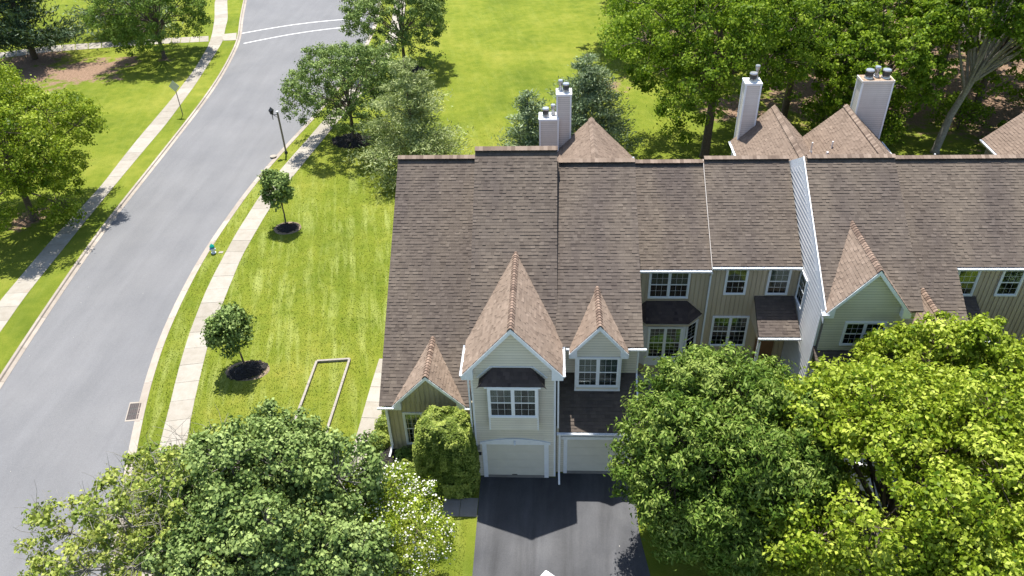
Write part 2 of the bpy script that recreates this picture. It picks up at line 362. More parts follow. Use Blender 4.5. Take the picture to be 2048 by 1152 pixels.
def gutter(house, a, b, out, w=.12, h=.11):
    """open trough from a to b (top inner edge), opening outwards along out"""
    a, b, o = Vector(a), Vector(b), Vector(out).normalized(); z = Vector((0, 0, 1)); m = MB(); t = .006
    for (p0, p1) in ((Vector(), -z*h), (-z*h, -z*h+o*w*.75), (-z*h+o*w*.75, -z*h*.35+o*w), (-z*h*.35+o*w, o*w)):
        n = (p1-p0).normalized(); nn = n.cross((b-a).normalized())*t
        m.prism([a+p0, a+p1, a+p1+nn, a+p0+nn], b-a)
    for e in (a, b):
        d = (b-a).normalized()*t*(1 if e == a else -1)
        m.prism([e, e-z*h, e-z*h+o*w*.75, e-z*h*.35+o*w, e+o*w], d)
    n = int((b-a).length/.7)
    for i in range(n):
        c = a+(b-a)*((i+.5)/n); m.bar(c-z*.01, c+o*w-z*.01, .02, .01)
    return m.build('gutter', 'trim', house)
def downspout(house, pts, w=.075, d=.055):
    m = MB()
    for p, q in zip(pts[:-1], pts[1:]):
        m.bar(p, q, w, d, (0, 1, .01) if abs(q[2]-p[2]) > .2 else (0, 0, 1))
    return m.build('downspout', 'trim', house)
def window(house, c, w, h, nrm, units=2, cols=3, rows=2, fill='curtain', trim=.085, label=None, lower_grid=True):
    """c = centre of the opening on the wall; casing, sashes, muntins, panes and what hangs behind"""
    n = Vector(nrm).normalized(); u = Vector((0, 0, 1)).cross(n).normalized(); z = Vector((0, 0, 1)); c = Vector(c)
    fr = MB()
    def B(m, u0, u1, z0, z1, d0, d1): m.obox(c+u*(u0+u1)/2+z*(z0+z1)/2+n*(d0+d1)/2, u, z, n, abs(u1-u0)/2, abs(z1-z0)/2, abs(d1-d0)/2)
    B(fr, -w/2, w/2, h/2-trim, h/2, 0.02, .085); B(fr, -w/2, w/2, -h/2, -h/2+trim, .02, .095)
    B(fr, -w/2, -w/2+trim, -h/2+trim, h/2-trim, .02, .085); B(fr, w/2-trim, w/2, -h/2+trim, h/2-trim, .02, .085)
    iw = w-2*trim; mull = .09; uw = (iw-mull*(units-1))/units
    for i in range(1, units): x = -w/2+trim+i*uw+(i-1)*mull; B(fr, x, x+mull, -h/2+trim, h/2-trim, .02, .08)
    f = fr.build('window', 'frame', house, label=label)
    rm = MB(); B(rm, -w/2+.02, w/2-.02, -h/2+.02, h/2-.02, .0185, .0205); rm.build('backing', 'room', f)
    sa = MB(); mu = MB(); e = .035; g = .011
    for i in range(units):
        x0 = -w/2+trim+i*(uw+mull); x1 = x0+uw
        for (z0, z1, d) in ((0, h/2-trim, .062), (-h/2+trim, .0, .05)):
            B(sa, x0, x1, z1-e, z1, d-.02, d+.006); B(sa, x0, x1, z0, z0+e, d-.02, d+.006); B(sa, x0, x0+e, z0+e, z1-e, d-.02, d+.006); B(sa, x1-e, x1, z0+e, z1-e, d-.02, d+.006)
            if z0 == 0 or lower_grid:
                for k in range(1, cols): xx = x0+e+(uw-2*e)*k/cols; B(mu, xx-g/2, xx+g/2, z0+e, z1-e, d-.012, d-.002)
                for k in range(1, rows): zz = z0+e+(z1-z0-2*e)*k/rows; B(mu, x0+e, x1-e, zz-g/2, zz+g/2, d-.0115, d-.0025)
            pn = MB(); B(pn, x0+e, x1-e, z0+e, z1-e, d-.004, d-.0035+.0005); pn.build('pane', 'glass' if z0 == 0 else 'glass_screen', f)
        if fill == 'curtain':
            cu = MB()
            for sgn, x in ((1, x0+e), (-1, x1-e)):
                for k in range(4):
                    xa = x+sgn*k*uw*.075; zb = -h/2+trim+.05 if k < 3 else 0
                    B(cu, xa, xa+sgn*uw*.055, zb, h/2-trim-e, .024, .03+.004*(k % 2))
            cu.build('curtain', 'curtain', f)
        elif fill == 'blind':
            bl = MB(); q = int((h/2)/.05); 
            for k in range(q): B(bl, x0+e, x1-e, h/2-trim-e-k*.05-.036, h/2-trim-e-k*.05, .024, .03)
            bl.build('blind', 'blind', f)
    sa.build('sash', 'frame', f); mu.build('muntin_grid', 'frame', f)
    return f

# ------------------------------------------------------------------ ground
def crv(pts): p = sorted(pts, key=lambda q: q[1]); return np.array([q[1] for q in p]), np.array([q[0] for q in p])
LKr = crv([(-43.4, 112), (-40.29, 100.38), (-37.98, 92.61), (-37.25, 89.1), (-36.05, 81.44), (-35.40, 75.5), (-35.0, 70.0), (-34.47, 60.03), (-34.11, 52.42), (-33.85, 48.02), (-33.20, 41.61), (-32.36, 34.69), (-31.3, 27), (-29.9, 19), (-27, 5)])
RKr = crv([(-24.6, 112), (-23.5, 107.4), (-22.07, 96.6), (-21.70, 87.51), (-22.0, 78.29), (-22.86, 68.97), (-23.87, 62.1), (-24.65, 54.98), (-24.88, 45.94), (-24.72, 42.45), (-24.26, 37.57), (-23.74, 34.13), (-22.94, 30.83), (-22.22, 27.99), (-21.45, 25.64), (-20.4, 22.2), (-19.4, 19.51), (-14.5, 5)])
def ext(c):
    y, x = c; 
    y = np.concatenate([[-30], y, [170]]); x = np.concatenate([[x[0]-(x[1]-x[0])/(c[0][1]-c[0][0])*35], x, [x[-1]+(x[-1]-x[-2])/(c[0][-1]-c[0][-2])*58]]); return y, x
LKr, RKr = ext(LKr), ext(RKr)
def smooth_at(c, y):
    return float(np.mean([np.interp(y+d, c[0], c[1]) for d in (-3, -2, -1, 0, 1, 2, 3)]))
lk = lambda y: smooth_at(LKr, y)-.18
rk = lambda y: smooth_at(RKr, y)+.30
ys = np.arange(-30, 170.01, .8)
soil_spots = [(-52, 82, 5.2, .9), (-57.6, 80.9, 5, .9), (-48.8, 84.5, 2.8, .75), (-47.6, 79.5, 2.2, .55), (-53, 77.3, 3.0, .5), (-40.5, 50, 2.6, .7), (-40, 90.5, 1.2, .5), (-44, 85.5, 1.6, .6), (-60, 86, 5, .9), (-18, 26, 3, .4),
              (5.5, 76, 4, .55), (30, 75, 13, 1.0), (45, 72, 16, 1.0), (24, 88, 12, .95), (38, 92, 16, 1.0), (17, 70, 5, .7), (55, 62, 12, .9), (40, 62, 7, .7), (14, 92, 8, .6), (5.2, 32.7, 1.0, 1.0), (-8.3, 26, 1.2, 1.0), (-3.68, 21, .22, .9)]
def lawn(name, side):
    nc = 90; V = []; so_, cl = [], []
    for y in ys:
        e = lk(y) if side < 0 else rk(y)
        far = -150 if side < 0 else 130
        for i in range(nc):
            t = (i/(nc-1)); t = t*.45+t**2.2*.55
            x = e+(far-e)*t; V.append((x, y, -.02 if i == 0 else 0.0))
            s = 0
            for sx, sy, r, k in soil_spots: s = max(s, k*max(0, 1.25-math.hypot(x-sx, (y-sy)*1.0)/r))
            so_.append(min(1, s)); cl.append(max(.2, min(1.0, (72-y)/22)) if side > 0 and x < -4 else (.2 if side > 0 else .15))
    F = []; ny = len(ys)
    for j in range(ny-1):
        for i in range(nc-1):
            a = j*nc+i; F.append((a, a+1, a+nc+1, a+nc) if side > 0 else (a, a+nc, a+nc+1, a+1))
    me = bpy.data.meshes.new(name); me.from_pydata(V, [], F)
    for nme, d in (('soil', so_), ('clip', cl)):
        a = me.attributes.new(nme, 'FLOAT', 'POINT'); a.data.foreach_set('value', d)
    me.materials.append(M['lawn']); return link(name, me, kind='structure')
lawn('lawn_beside_houses', 1); lawn('lawn_across_road', -1)
MB().box(-900, 900, -600, 1200, -1.2, -.3).build('ground', 'lawn', kind='structure')
# road
V = []; F = []
for y in ys: V += [(smooth_at(LKr, y)-.5, y, -.115), (smooth_at(RKr, y)+.5, y, -.115)]
F = [(2*i, 2*i+1, 2*i+3, 2*i+2) for i in range(len(ys)-1)]
MB().add(V, F).build('road', 'road', kind='structure')
# kerbs: 3 m concrete lengths
def kerb(name, fn, side, lab):
    k = bpy.data.objects.new(name, None); COL.objects.link(k); k['kind'] = 'structure'
    y = 8.0
    while y < 118:
        ye = y+3.0; m = MB(); sub = [y+(ye-.02-y)*i/4 for i in range(5)]; t = RNG.random()
        top = []; 
        prof = [(0.0, .012), (.17, .012), (.21, -.085), (.46, -.10), (.46, -.2), (0.0, -.2)] if side < 0 else [(0.0, .008), (-.15, .008), (-.20, -.09), (-.50, -.105), (-.50, -.2), (0.0, -.2)]
        n = len(prof); vs = []
        for yy in sub: vs += [(fn(yy)+dx, yy, dz) for dx, dz in prof]
        fs = [(i*n+j, i*n+(j+1) % n, (i+1)*n+(j+1) % n, (i+1)*n+j) for i in range(4) for j in range(n)]+[tuple(range(n)), tuple(range(4*n, 5*n))]
        m.add(vs, fs, t).build('kerb_stone', 'kerb', k); y = ye
kerb('kerb_far_side', lk, -1, ''); kerb('kerb_near_side', rk, 1, '')
# crosswalk lines
for a, b, nm in (((-38.29, 94.5), (-24.2, 99.9), 0), ((-36.81, 90.75), (-23.0, 97.0), 1)):
    a, b = Vector(a), Vector(b); d = (b-a).normalized(); n_ = Vector((-d.y, d.x)); V = []; K = 24
    for i in range(K+1):
        p = a+(b-a)*(i/K)+n_*(.9*math.sin(math.pi*i/K)); V += [(*(p-n_*.11), -.11), (*(p+n_*.11), -.11)]
    MB().add(V, [(2*i, 2*i+1, 2*i+3, 2*i+2) for i in range(K)]).build('crosswalk_line', 'paint', kind='structure')
# sidewalks made of slabs
def slabs(name, left, right, step=1.5, mat='walk', z=.018):
    root = bpy.data.objects.new(name, None); COL.objects.link(root); root['kind'] = 'structure'
    lf, rf = crv(left), crv(right); ylo = max(lf[0][0], rf[0][0]); yhi = min(lf[0][-1], rf[0][-1])
    def ed(c, y): return float(np.mean([np.interp(min(max(y+d, c[0][0]), c[0][-1]), c[0], c[1]) for d in (-1.2, -.6, 0, .6, 1.2)]))
    y = ylo
    while y < yhi-.2:
        ye = min(y+step, yhi); g = .010; q = []
        for (yy, s) in ((y, g), (ye, -g)):
            xl, xr = ed(lf, yy), ed(rf, yy); cx = (xl+xr)/2; sl = ((ed(lf, yy+.5)+ed(rf, yy+.5))-(ed(lf, yy-.5)+ed(rf, yy-.5)))/2
            tl = (xl-cx)*-sl*.9; tr = (xr-cx)*-sl*.9
            q.append(((xl, yy+s+tl), (xr, yy+s+tr)))
        (a, b), (d, c) = q; h = z+RNG.uniform(-.003, .004)
        MB().prism([(*a, -.08), (*b, -.08), (*c, -.08), (*d, -.08)], (0, 0, .08+h), RNG.random()).build('paving_slab', mat, root); y = ye
    return root
slabs('sidewalk_across_road', [(-47.2, 112), (-46.7, 108.78), (-43.75, 100.56), (-41.72, 93.9), (-40.68, 89.68), (-39.44, 81.97), (-38.62, 73.41), (-38.07, 64.63), (-37.68, 60.08), (-37.21, 55.63), (-36.96, 46.63), (-36.49, 39.62), (-35.4, 30)],
      [(-45.5, 112), (-45.08, 108.69), (-41.8, 99.5), (-41.01, 96.36), (-39.52, 91.24), (-38.83, 86.38), (-37.6, 77.12), (-36.69, 67.34), (-36.33, 60.06), (-36.04, 54.68), (-35.59, 47.58), (-35.05, 40.01), (-34.5, 36.0), (-33.9, 30)])
slabs('sidewalk_near_houses', [(-22.3, 112), (-21.33, 107.25), (-19.8, 94.55), (-19.6, 87.41), (-20.05, 83.09), (-20.95, 74.21), (-21.97, 65.27), (-22.96, 57.74), (-23.31, 53.9), (-23.36, 47.75), (-23.1, 42.04), (-22.9, 40.0), (-22.4, 36.34), (-21.73, 32.92), (-21.04, 29.98), (-20.36, 26.86), (-19.4, 23.67), (-18.0, 19.56), (-16, 14)],
      [(-20.8, 112), (-19.82, 107.16), (-18.35, 94.49), (-18.25, 84.45), (-18.62, 79.61), (-19.55, 72.89), (-20.58, 64.92), (-21.64, 55.97), (-21.95, 51.06), (-21.93, 44.9), (-21.65, 42.04), (-21.45, 40.0), (-20.90, 35.45), (-20.28, 32.38), (-19.78, 30.0), (-19.0, 26.86), (-18.05, 23.7), (-16.6, 19.59), (-14.6, 14)])
slabs('side_walkway', [(-10.12, 34.3), (-10.2, 32.3), (-10.24, 27.2), (-10.3, 24.5)], [(-8.95, 34.3), (-9.0, 32.3), (-9.35, 27.2), (-9.45, 24.5)], 1.2)
p1 = bpy.data.objects.new('park_path', None); COL.objects.link(p1); p1['kind'] = 'structure'
tp = [(-42.02, 93.35), (-47.5, 92.7), (-53.19, 91.83), (-60.7, 90.54), (-66, 88.11), (-76, 84)]; bt = [(-41.27, 91.31), (-46.9, 90.7), (-52.25, 89.82), (-59.54, 88.39), (-65, 86.2), (-75, 82)]
for i in range(5):
    n = 5
    for k in range(n):
        f0, f1 = k/n, (k+1)/n-.012; L_ = lambda p, i, f: (p[i][0]+(p[i+1][0]-p[i][0])*f, p[i][1]+(p[i+1][1]-p[i][1])*f)
        MB().prism([(*L_(bt, i, f0), -.05), (*L_(tp, i, f0), -.05), (*L_(tp, i, f1), -.05), (*L_(bt, i, f1), -.05)], (0, 0, .064), RNG.random()).build('paving_slab', 'walk', p1)
MB().prism([(-39.5, 91.5, -.2), (-38.0, 91.65, -.2), (-38.85, 94.35, -.2), (-40.55, 93.9, -.2)], (0, 0, .223), .7).build('paving_slab', 'walk', p1)
# driveways and step slab
def driveway(name, pts): MB().prism([(*p, -.06) for p in pts], (0, 0, .072)).build(name, 'drive', kind='structure')
driveway('driveway', [(-3.5, 25.42), (-3.5, 24.1), (-3.46, 20.0), (-3.45, 12), (4.35, 12), (4.25, 20), (3.95, 22.3), (3.95, 25.7), (.2, 25.7), (.2, 25.42)])
driveway('driveway_by_bright_tree', [(13.0, 27.6), (13.0, 12), (20.4, 12), (20.4, 27.6)])
MB().box(-14, 34, -20, 12, -.05, .008).build('parking_lane', 'drive', kind='structure')
st = thing('entry_step', 'grey concrete slab step between holly shrub and driveway', 'step')
for (x0, x1) in ((-5.15, -4.35), (-4.33, -3.52)):
    MB().box(x0, x1, 23.0, 24.05, -.05, .06, RNG.random()).build('paving_slab', 'walkgrey', st)
stf = slabs('entry_court_path', [(4.35, 33.2), (4.3, 30.5), (4.4, 27.5)], [(5.6, 33.2), (5.6, 31.0), (5.4, 27.5)], 1.2, 'walkgrey')

# ------------------------------------------------------------------ houses
def body(house, x0, x1, prof, name='wall', mat='wallback', label=None):
    return MB().prism([(x0, y, z) for y, z in prof], (x1-x0, 0, 0)).build(name, mat, house, label=label)
def main_roof(house, x0, x1, ye, ze, yr, s, mat='shingle', back=8.0, poly=None, tones=(0, 1), notch=None):
    """front slope from eave (ye, ze) to ridge yr, and the rear slope"""
    W = Vector((0, 1, s)).normalized(); L = (yr-ye)*math.hypot(1, s); zr = ze+s*(yr-ye)
    polys = [poly or [(0, 0), (x1-x0, 0), (x1-x0, L), (0, L)]]
    if notch:   # the eave stops either side of the cross gable
        na, nb, wc = notch[0]-x0, notch[1]-x0, (notch[2]-ye)*math.hypot(1, s); xe = polys[0][1][0]; L = polys[0][2][1]
        polys = [[(0, wc), (xe, wc), (xe, L), (0, L)]]
        if na > .05: polys.append([(0, 0), (na, 0), (na, wc), (0, wc)])
        if xe-nb > .05: polys.append([(nb, 0), (xe, 0), (xe, wc), (nb, wc)])
    d = None
    for pl in polys: d = shingle_roof(house, (x0, ye, ze), (1, 0, 0), W, pl, mat, tones=tones)
    Wb = Vector((0, -1, s)).normalized(); Lb = back*math.hypot(1, s)
    shingle_roof(house, (x1, yr+back, zr-s*back), (-1, 0, 0), Wb, [(0, 0), (x1-x0, 0), (x1-x0, Lb), (0, Lb)], mat, tones=tones)
    return zr
def gable(house, xc, yf, zr, half, ze, plane, trim_w=.2, mat='shingle_lit', retn=.42, wall=None):
    """cross gable: two slopes dying into the main slope, cap shingles, rake boards and boxed returns"""
    Y = lambda z: plane[0]+(z-plane[1])/plane[2]
    rise = zr-ze; L = math.hypot(half, rise); yt = Y(zr); yv = Y(ze)
    for sg in (-1, 1):
        W = Vector((-sg*half, 0, rise)).normalized()
        if sg > 0: O, U, poly = (xc+half, yf, ze), (0, 1, 0), [(0, 0), (max(.05, yv-yf), 0), (yt-yf, L), (0, L)]
        else:      O, U, poly = (xc-half, yt, ze), (0, -1, 0), [(yt-yv, 0), (yt-yf, 0), (yt-yf, L), (0, L)]
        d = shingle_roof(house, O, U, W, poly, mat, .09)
    ridge_caps(d, (xc, yf-.02, zr), (xc, yt+.05, zr), rise/half)
    rb = MB()
    for sg in (-1, 1):
        a = Vector((xc+sg*(half+.03), yf-.03, ze-.05)); b = Vector((xc, yf-.03, zr-.02)); n = Vector((0, 0, -trim_w*1.25))
        rb.prism([a, b, b+n, a+n*.9], (0, .035, 0), .5)
    rb.build('rake_board', 'trim', house)
    if wall:
        sf = MB()
        for sg in (-1, 1):
            nn = Vector((sg*rise, 0, half)).normalized(); a = Vector((xc+sg*half, yf+.01, ze))-nn*.125; b = Vector((xc, yf+.01, zr))-nn*.125
            sf.prism([a, b, b+nn*.03, a+nn*.03], (0, wall-yf+.1, 0))
        sf.build('soffit', 'trim', house, kind='stuff')
    for sg in (-1, 1):
        rt_ = MB(); x = xc+sg*(half+.02); rt_.prism([(x, yf-.028, ze-.28), (x-sg*retn, yf-.028, ze-.28), (x-sg*retn, yf-.028, ze-.28+retn*rise/half+.04), (x, yf-.028, ze-.06)], (0, .3, 0), .5).build('cornice_return', 'trim', house)
def gpoly(x0, x1, z0, xc, half, ze, zr):
    """front wall outline below a gable, clipped to the wall's width, as (u from x0, w from z0)"""
    s = (zr-ze)/half; t = lambda x: zr-abs(x-xc)*s
    return [(0, 0), (x1-x0, 0), (x1-x0, t(x1)-z0), (xc-x0, zr-z0), (0, t(x0)-z0)]
X, Yv, Z = Vector((1, 0, 0)), Vector((0, 1, 0)), Vector((0, 0, 1))

# ---- end townhouse: low sage wing on the left, cream garage block with the big gable
h1 = thing('townhouse', 'end townhouse with a low sage wing and the largest gable over an arched garage', 'townhouse', 'townhouses in the row')
sA = .675; zA = 3.5+sA*(37.9-26.7)
main_roof(h1, -8.35, -3.95, 26.7, 3.5, 37.9, sA, back=9, notch=(-7.38, -4.48, 27.18))
ridge_vent(h1, -8.35, -3.9, 37.9, zA, sA)
body(h1, -8.12, -3.98, [(27.13, 0), (27.13, 3.45), (37.9, zA-.3), (46.4, zA-.3-sA*8.5), (46.4, 0)])
lap(h1, 'siding', (-8.122, 46.4, .1), (0, -1, 0), Z, [(0, 0), (19.2, 0), (19.2, 3.2), (8.5, zA-.5), (0, zA-.5-sA*8.4)], 'cream')
wA = MB().box(-8.12, -3.7, 27.1, 27.2, .0, 3.42).prism([(-7.5, 27.1, 3.4), (-4.3, 27.1, 3.4), (-5.93, 27.1, 5.2)], (0, 1.5, 0)).build('wall', 'sage', h1, label='sage green board wall of the low wing')
batten(wA, (-8.12, 27.1, .22), X, Z, [(0, 0), (4.4, 0), (4.4, 3.2), (0, 3.2)], 'sage')
batten(wA, (-7.58, 27.098, 3.3), X, Z, gpoly(-7.58, -4.28, 3.3, -5.93, 1.8, 3.3, 5.27), 'sage')
gable(h1, -5.93, 26.68, 5.45, 1.75, 3.55, (26.7, 3.5, sA), .17, wall=27.1)
window(h1, (-6.4, 27.12, 1.58), 1.95, 2.25, (0, -1, 0), 2, 3, 3, None, .10, 'white double window of the low wing, partly behind the holly shrub')
gutter(h1, (-8.42, 26.68, 3.44), (-7.62, 26.68, 3.44), (0, -1, 0)); gutter(h1, (-4.2, 26.68, 3.44), (-3.9, 26.68, 3.44), (0, -1, 0))
downspout(h1, [(-8.2, 26.6, 3.38), (-8.1, 27.02, 3.0), (-8.1, 27.02, .45), (-8.22, 26.5, .12)], .09, .07)
MB().box(-8.2, -8.1, 27.06, 27.16, .1, 3.4).build('corner_board', 'trim', h1)
# centre block
sC = .75; yC, zC = 27.4, 7.0; yCr = 35.2; zCr = zC+sC*(yCr-yC)
main_roof(h1, -3.85, .22, yC, zC, yCr, sC, back=9)
ridge_vent(h1, -3.85, .24, yCr, zCr, sC)
body(h1, -3.78, .1, [(27.5, 0), (27.5, 6.75), (yCr, zCr-.32), (44, zCr-.32-sC*8.6), (44, 0)])
lap(h1, 'siding', (-3.785, 44, 3), (0, -1, 0), Z, [(0, 0), (16.5, 0), (16.5, 3.6), (8.8, zCr-3.5), (0, zCr-3.5-sC*8.4)], 'cream')
MB().prism([(.105, 27.3, 5.6), (.105, 27.3, 6.85), (.105, yCr, zCr-.03), (.105, yCr, zCr-.5)], (.1, 0, 0)).build('rake_board', 'underlay', h1)
MB().box(-3.62, .14, 25.47, 27.6, 0, 6.72).prism([(-3.6, 25.47, 6.7), (.13, 25.47, 6.7), (-1.74, 25.47, 9.1)], (0, 4, 0)).build('wall', 'wallback', h1)
lap(h1, 'siding', (-3.62, 25.47, .05), X, Z, gpoly(-3.62, .14, .05, -1.75, 2.05, 7.0, 9.42), 'cream')
lap(h1, 'siding', (-3.62, 27.5, .05), (0, -1, 0), Z, [(0, 0), (2.03, 0), (2.03, 6.75), (0, 6.75)], 'cream')
lap(h1, 'siding', (.14, 25.47, .05), (0, 1, 0), Z, [(0, 0), (2.1, 0), (2.1, 6.75), (0, 6.75)], 'cream')
for x in (-3.64, .07): MB().box(x, x+.09, 25.445, 25.53, .05, 6.8).build('corner_board', 'trim', h1)
gable(h1, -1.75, 25.1, 9.62, 2.2, 7.02, (yC, zC, sC), .2, retn=.5, wall=25.45)
gutter(h1, (-3.945, 27.15, 6.98), (-3.945, 25.1, 6.98), (-1, 0, 0)); gutter(h1, (.447, 25.1, 6.98), (.447, 27.1, 6.98), (1, 0, 0))
downspout(h1, [(-4.05, 25.25, 6.86), (-3.74, 25.42, 6.45), (-3.72, 25.42, .3)]); downspout(h1, [(.56, 25.25, 6.86), (.27, 25.42, 6.5), (.27, 25.42, 3.45)])
downspout(h1, [(.35, 25.42, 3.2), (.33, 25.42, .4), (.34, 24.9, .10)], .09, .06)
# projecting bay with its small hipped roof
by = MB().box(-2.84, -.64, 25.02, 25.47, 3.72, 6.45); bay = by.build('bay', 'wallback', h1, label='boxed bay window above the garage')
lap(bay, 'bay_siding', (-2.84, 25.02, 3.74), X, Z, [(0, 0), (2.2, 0), (2.2, .95), (0, .95)], 'cream')
for x in (-2.87, -.68): MB().box(x, x+.07, 25.0, 25.06, 3.72, 6.4).build('corner_board', 'trim', bay)
MB().box(-3.0, -.5, 24.93, 25.3, 6.36, 6.46).build('fascia', 'trim', bay)
a_, b_, c_, d_ = Vector((-3.25, 24.93, 6.47)), Vector((-.33, 24.93, 6.47)), Vector((-.95, 25.46, 7.15)), Vector((-2.62, 25.46, 7.15))
W = Vector((0, .53, .68)).normalized(); LL = math.hypot(.53, .68)
dk = shingle_roof(h1, a_, X, W, [(0, 0), (2.92, 0), (2.30, LL), (.63, LL)], 'shingle_black', .05, label='small dark hipped roof over the bay')
for e, f, sg in ((b_, c_, 1), (a_, d_, -1)):
    g_ = Vector((e.x, 25.46, 6.47)); q = [e, g_, f]; n = (g_-e).cross(f-e); n = n.normalized()*(.05 if n.z > 0 else -.05)
    MB().prism([p-n for p in q], n*1.1, .3).build('hip_slope', 'shingle_black', dk)
    for i in range(7):
        p = e+(f-e)*(i/7); MB().obox(p+Z*.012, (f-e).normalized(), Vector((sg*.7, -.7, 0)), Vector((-sg*.3, -.3, .9)).normalized(), .07, .085, .012, RNG.random()).build('ridge_shingle', 'ridge_cap' if i < 2 else 'shingle_black', dk)
MB().bar((-2.75, 25.455, 7.2), (-.82, 25.455, 7.2), .03, .08, (0, 1, 0)).bar((-2.72, 25.45, 7.22), (-3.35, 25.45, 6.55), .06, .03, (0, 1, 0)).bar((-.85, 25.45, 7.22), (-.22, 25.45, 6.55), .06, .03, (0, 1, 0)).build('flashing', 'trim', dk)
window(bay, (-1.75, 25.0, 5.5), 2.24, 1.82, (0, -1, 0), 2, 3, 2, 'curtain', .10)
# garage door with its arched surround
gd = MB().box(-3.12, -.38, 25.42, 25.455, .16, 2.34).build('garage_door', 'door', h1, label='cream sectional garage door under an arched white head')
for k in range(4):
    MB().box(-3.11, -.39, 25.405, 25.43, .17+k*.545, .17+k*.545+.535, .5).build('door_panel', 'door', gd)
    for j in range(4): MB().box(-3.03+j*.67, -2.47+j*.67, 25.397, 25.41, .25+k*.545, .25+k*.545+.37, .5).build('raised_panel', 'door', gd)
MB().box(-3.12, -.38, 25.38, 25.47, .0, .155).build('sill', 'walkgrey', gd)
MB().box(-1.95, -1.7, 25.385, 25.41, .2, .235).build('handle', 'black', gd)
sr = MB().box(-3.33, -3.12, 25.39, 25.47, .0, 2.34).box(-.38, -.17, 25.39, 25.47, .0, 2.34)
n = 14; arc = [(-3.42+3.34*i/n, 2.46+.26*math.sin(math.pi*i/n)) for i in range(n+1)]
sr.prism([(-3.42, 25.38, 2.34), (-.08, 25.38, 2.34)]+[(x, 25.38, z) for x, z in arc[::-1]], (0, .09, 0)).build('door_surround', 'trim', h1)
MB().tube([(-1.76, 25.36, 2.58), (-1.76, 25.30, 2.56)], [.05, .05], 10).tube([(-1.76, 25.30, 2.56), (-1.76, 25.24, 2.47)], [.045, .055], 10).build('security_light', 'trim', h1)
MB().box(-3.56, -3.42, 25.36, 25.46, 1.95, 2.25).tube([(-3.49, 25.34, 2.15), (-3.49, 25.40, 2.15)], [.05, .05], 12).build('electric_meter', 'metal', h1)
MB().box(-3.60, -3.38, 25.34, 25.46, 1.62, 1.74).build('mailbox', 'black', h1)

# ---- second townhouse: plain garage with dormer, khaki wall with bay window to its right
h2 = thing('townhouse', 'second townhouse with a dormer over its garage and a recessed bay window', 'townhouse', 'townhouses in the row')
sB = .597; yB, zB, yBr = 27.08, 6.97, 35.5; zBr = zB+sB*(yBr-yB)
main_roof(h2, .16, 4.12, yB, zB, yBr, sB, back=8)
ridge_vent(h2, .3, 4.12, yBr, zBr, sB)
body(h2, .22, 3.95, [(27.83, 0), (27.83, 7.1), (yBr, zBr-.3), (43, zBr-.3-sB*7.5), (43, 0)])
lap(h2, 'siding', (.22, 27.83, 4.3), X, Z, [(0, 0), (3.73, 0), (3.73, 2.75), (0, 2.75)], 'cream')
lap(h2, 'siding', (3.95, 27.83, .05), (0, 1, 0), Z, [(0, 0), (15, 0), (15, zBr-.5-sB*7.3), (7.67, zBr-.5), (0, 7.0)], 'cream')
# garage roof and wall
MB().box(.2, 3.95, 25.77, 27.83, 0, 3.3).prism([(.2, 25.8, 3.3), (.2, 27.83, 3.3), (.2, 27.83, 4.5)], (3.75, 0, 0)).build('wall', 'wallback', h2)
lap(h2, 'siding', (.2, 25.77, .05), X, Z, [(0, 0), (3.75, 0), (3.75, 3.2), (0, 3.2)], 'cream')
lap(h2, 'siding', (3.955, 25.77, .05), (0, 1, 0), Z, [(0, 0), (2.06, 0), (2.06, 4.4), (0, 3.2)], 'cream')
sG = (4.75-3.36)/(27.83-25.26)
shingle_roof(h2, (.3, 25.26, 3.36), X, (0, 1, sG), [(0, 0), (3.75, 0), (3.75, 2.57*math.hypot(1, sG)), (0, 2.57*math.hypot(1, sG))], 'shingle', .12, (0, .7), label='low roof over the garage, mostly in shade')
gutter(h2, (.2, 25.24, 3.34), (4.05, 25.24, 3.34), (0, -1, 0))
MB().box(.2, 4.0, 25.25, 25.31, 3.14, 3.30).build('fascia', 'trim', h2)
gd2 = MB().box(.72, 3.46, 25.72, 25.76, .18, 2.42).build('garage_door', 'door', h2, label='plain cream garage door half hidden by the dark tree')
for k in range(4):
    MB().box(.73, 3.45, 25.705, 25.73, .19+k*.555, .19+k*.555+.545).build('door_panel', 'door', gd2)
    for j in range(4): MB().box(.81+j*.67, 1.37+j*.67, 25.697, 25.71, .27+k*.555, .27+k*.555+.38).build('raised_panel', 'door', gd2)
MB().box(.72, 3.46, 25.68, 25.77, 0, .175).build('sill', 'walkgrey', gd2)
MB().box(.54, .72, 25.69, 25.77, 0, 2.42).box(3.46, 3.64, 25.69, 25.77, 0, 2.42).box(.42, 3.76, 25.67, 25.77, 2.42, 2.6).build('door_surround', 'trim', h2)
# dormer
MB().box(1.08, 3.12, 26.98, 27.9, 4.42, 6.9).prism([(1.0, 26.98, 6.88), (3.2, 26.98, 6.88), (2.08, 26.98, 8.1)], (0, 2, 0)).build('wall', 'wallback', h2)
lap(h2, 'dormer_siding', (1.08, 26.98, 4.42), X, Z, gpoly(1.08, 3.12, 4.42, 2.09, 1.22, 6.85, 8.32), 'cream')
lap(h2, 'dormer_siding', (1.08, 27.85, 4.42), (0, -1, 0), Z, [(0, 0), (.87, 0), (.87, 2.5), (0, 2.5)], 'cream'); lap(h2, 'dormer_siding', (3.12, 26.98, 4.42), (0, 1, 0), Z, [(0, 0), (.87, 0), (.87, 2.5), (0, 2.5)], 'cream')
MB().box(1.03, 3.17, 26.93, 27.0, 4.38, 4.46).box(1.04, 1.12, 26.95, 27.02, 4.46, 6.8).box(3.08, 3.16, 26.95, 27.02, 4.46, 6.8).build('corner_board', 'trim', h2)
gable(h2, 2.09, 26.68, 8.5, 1.31, 6.92, (yB, zB, sB), .18, retn=.34, wall=26.98)
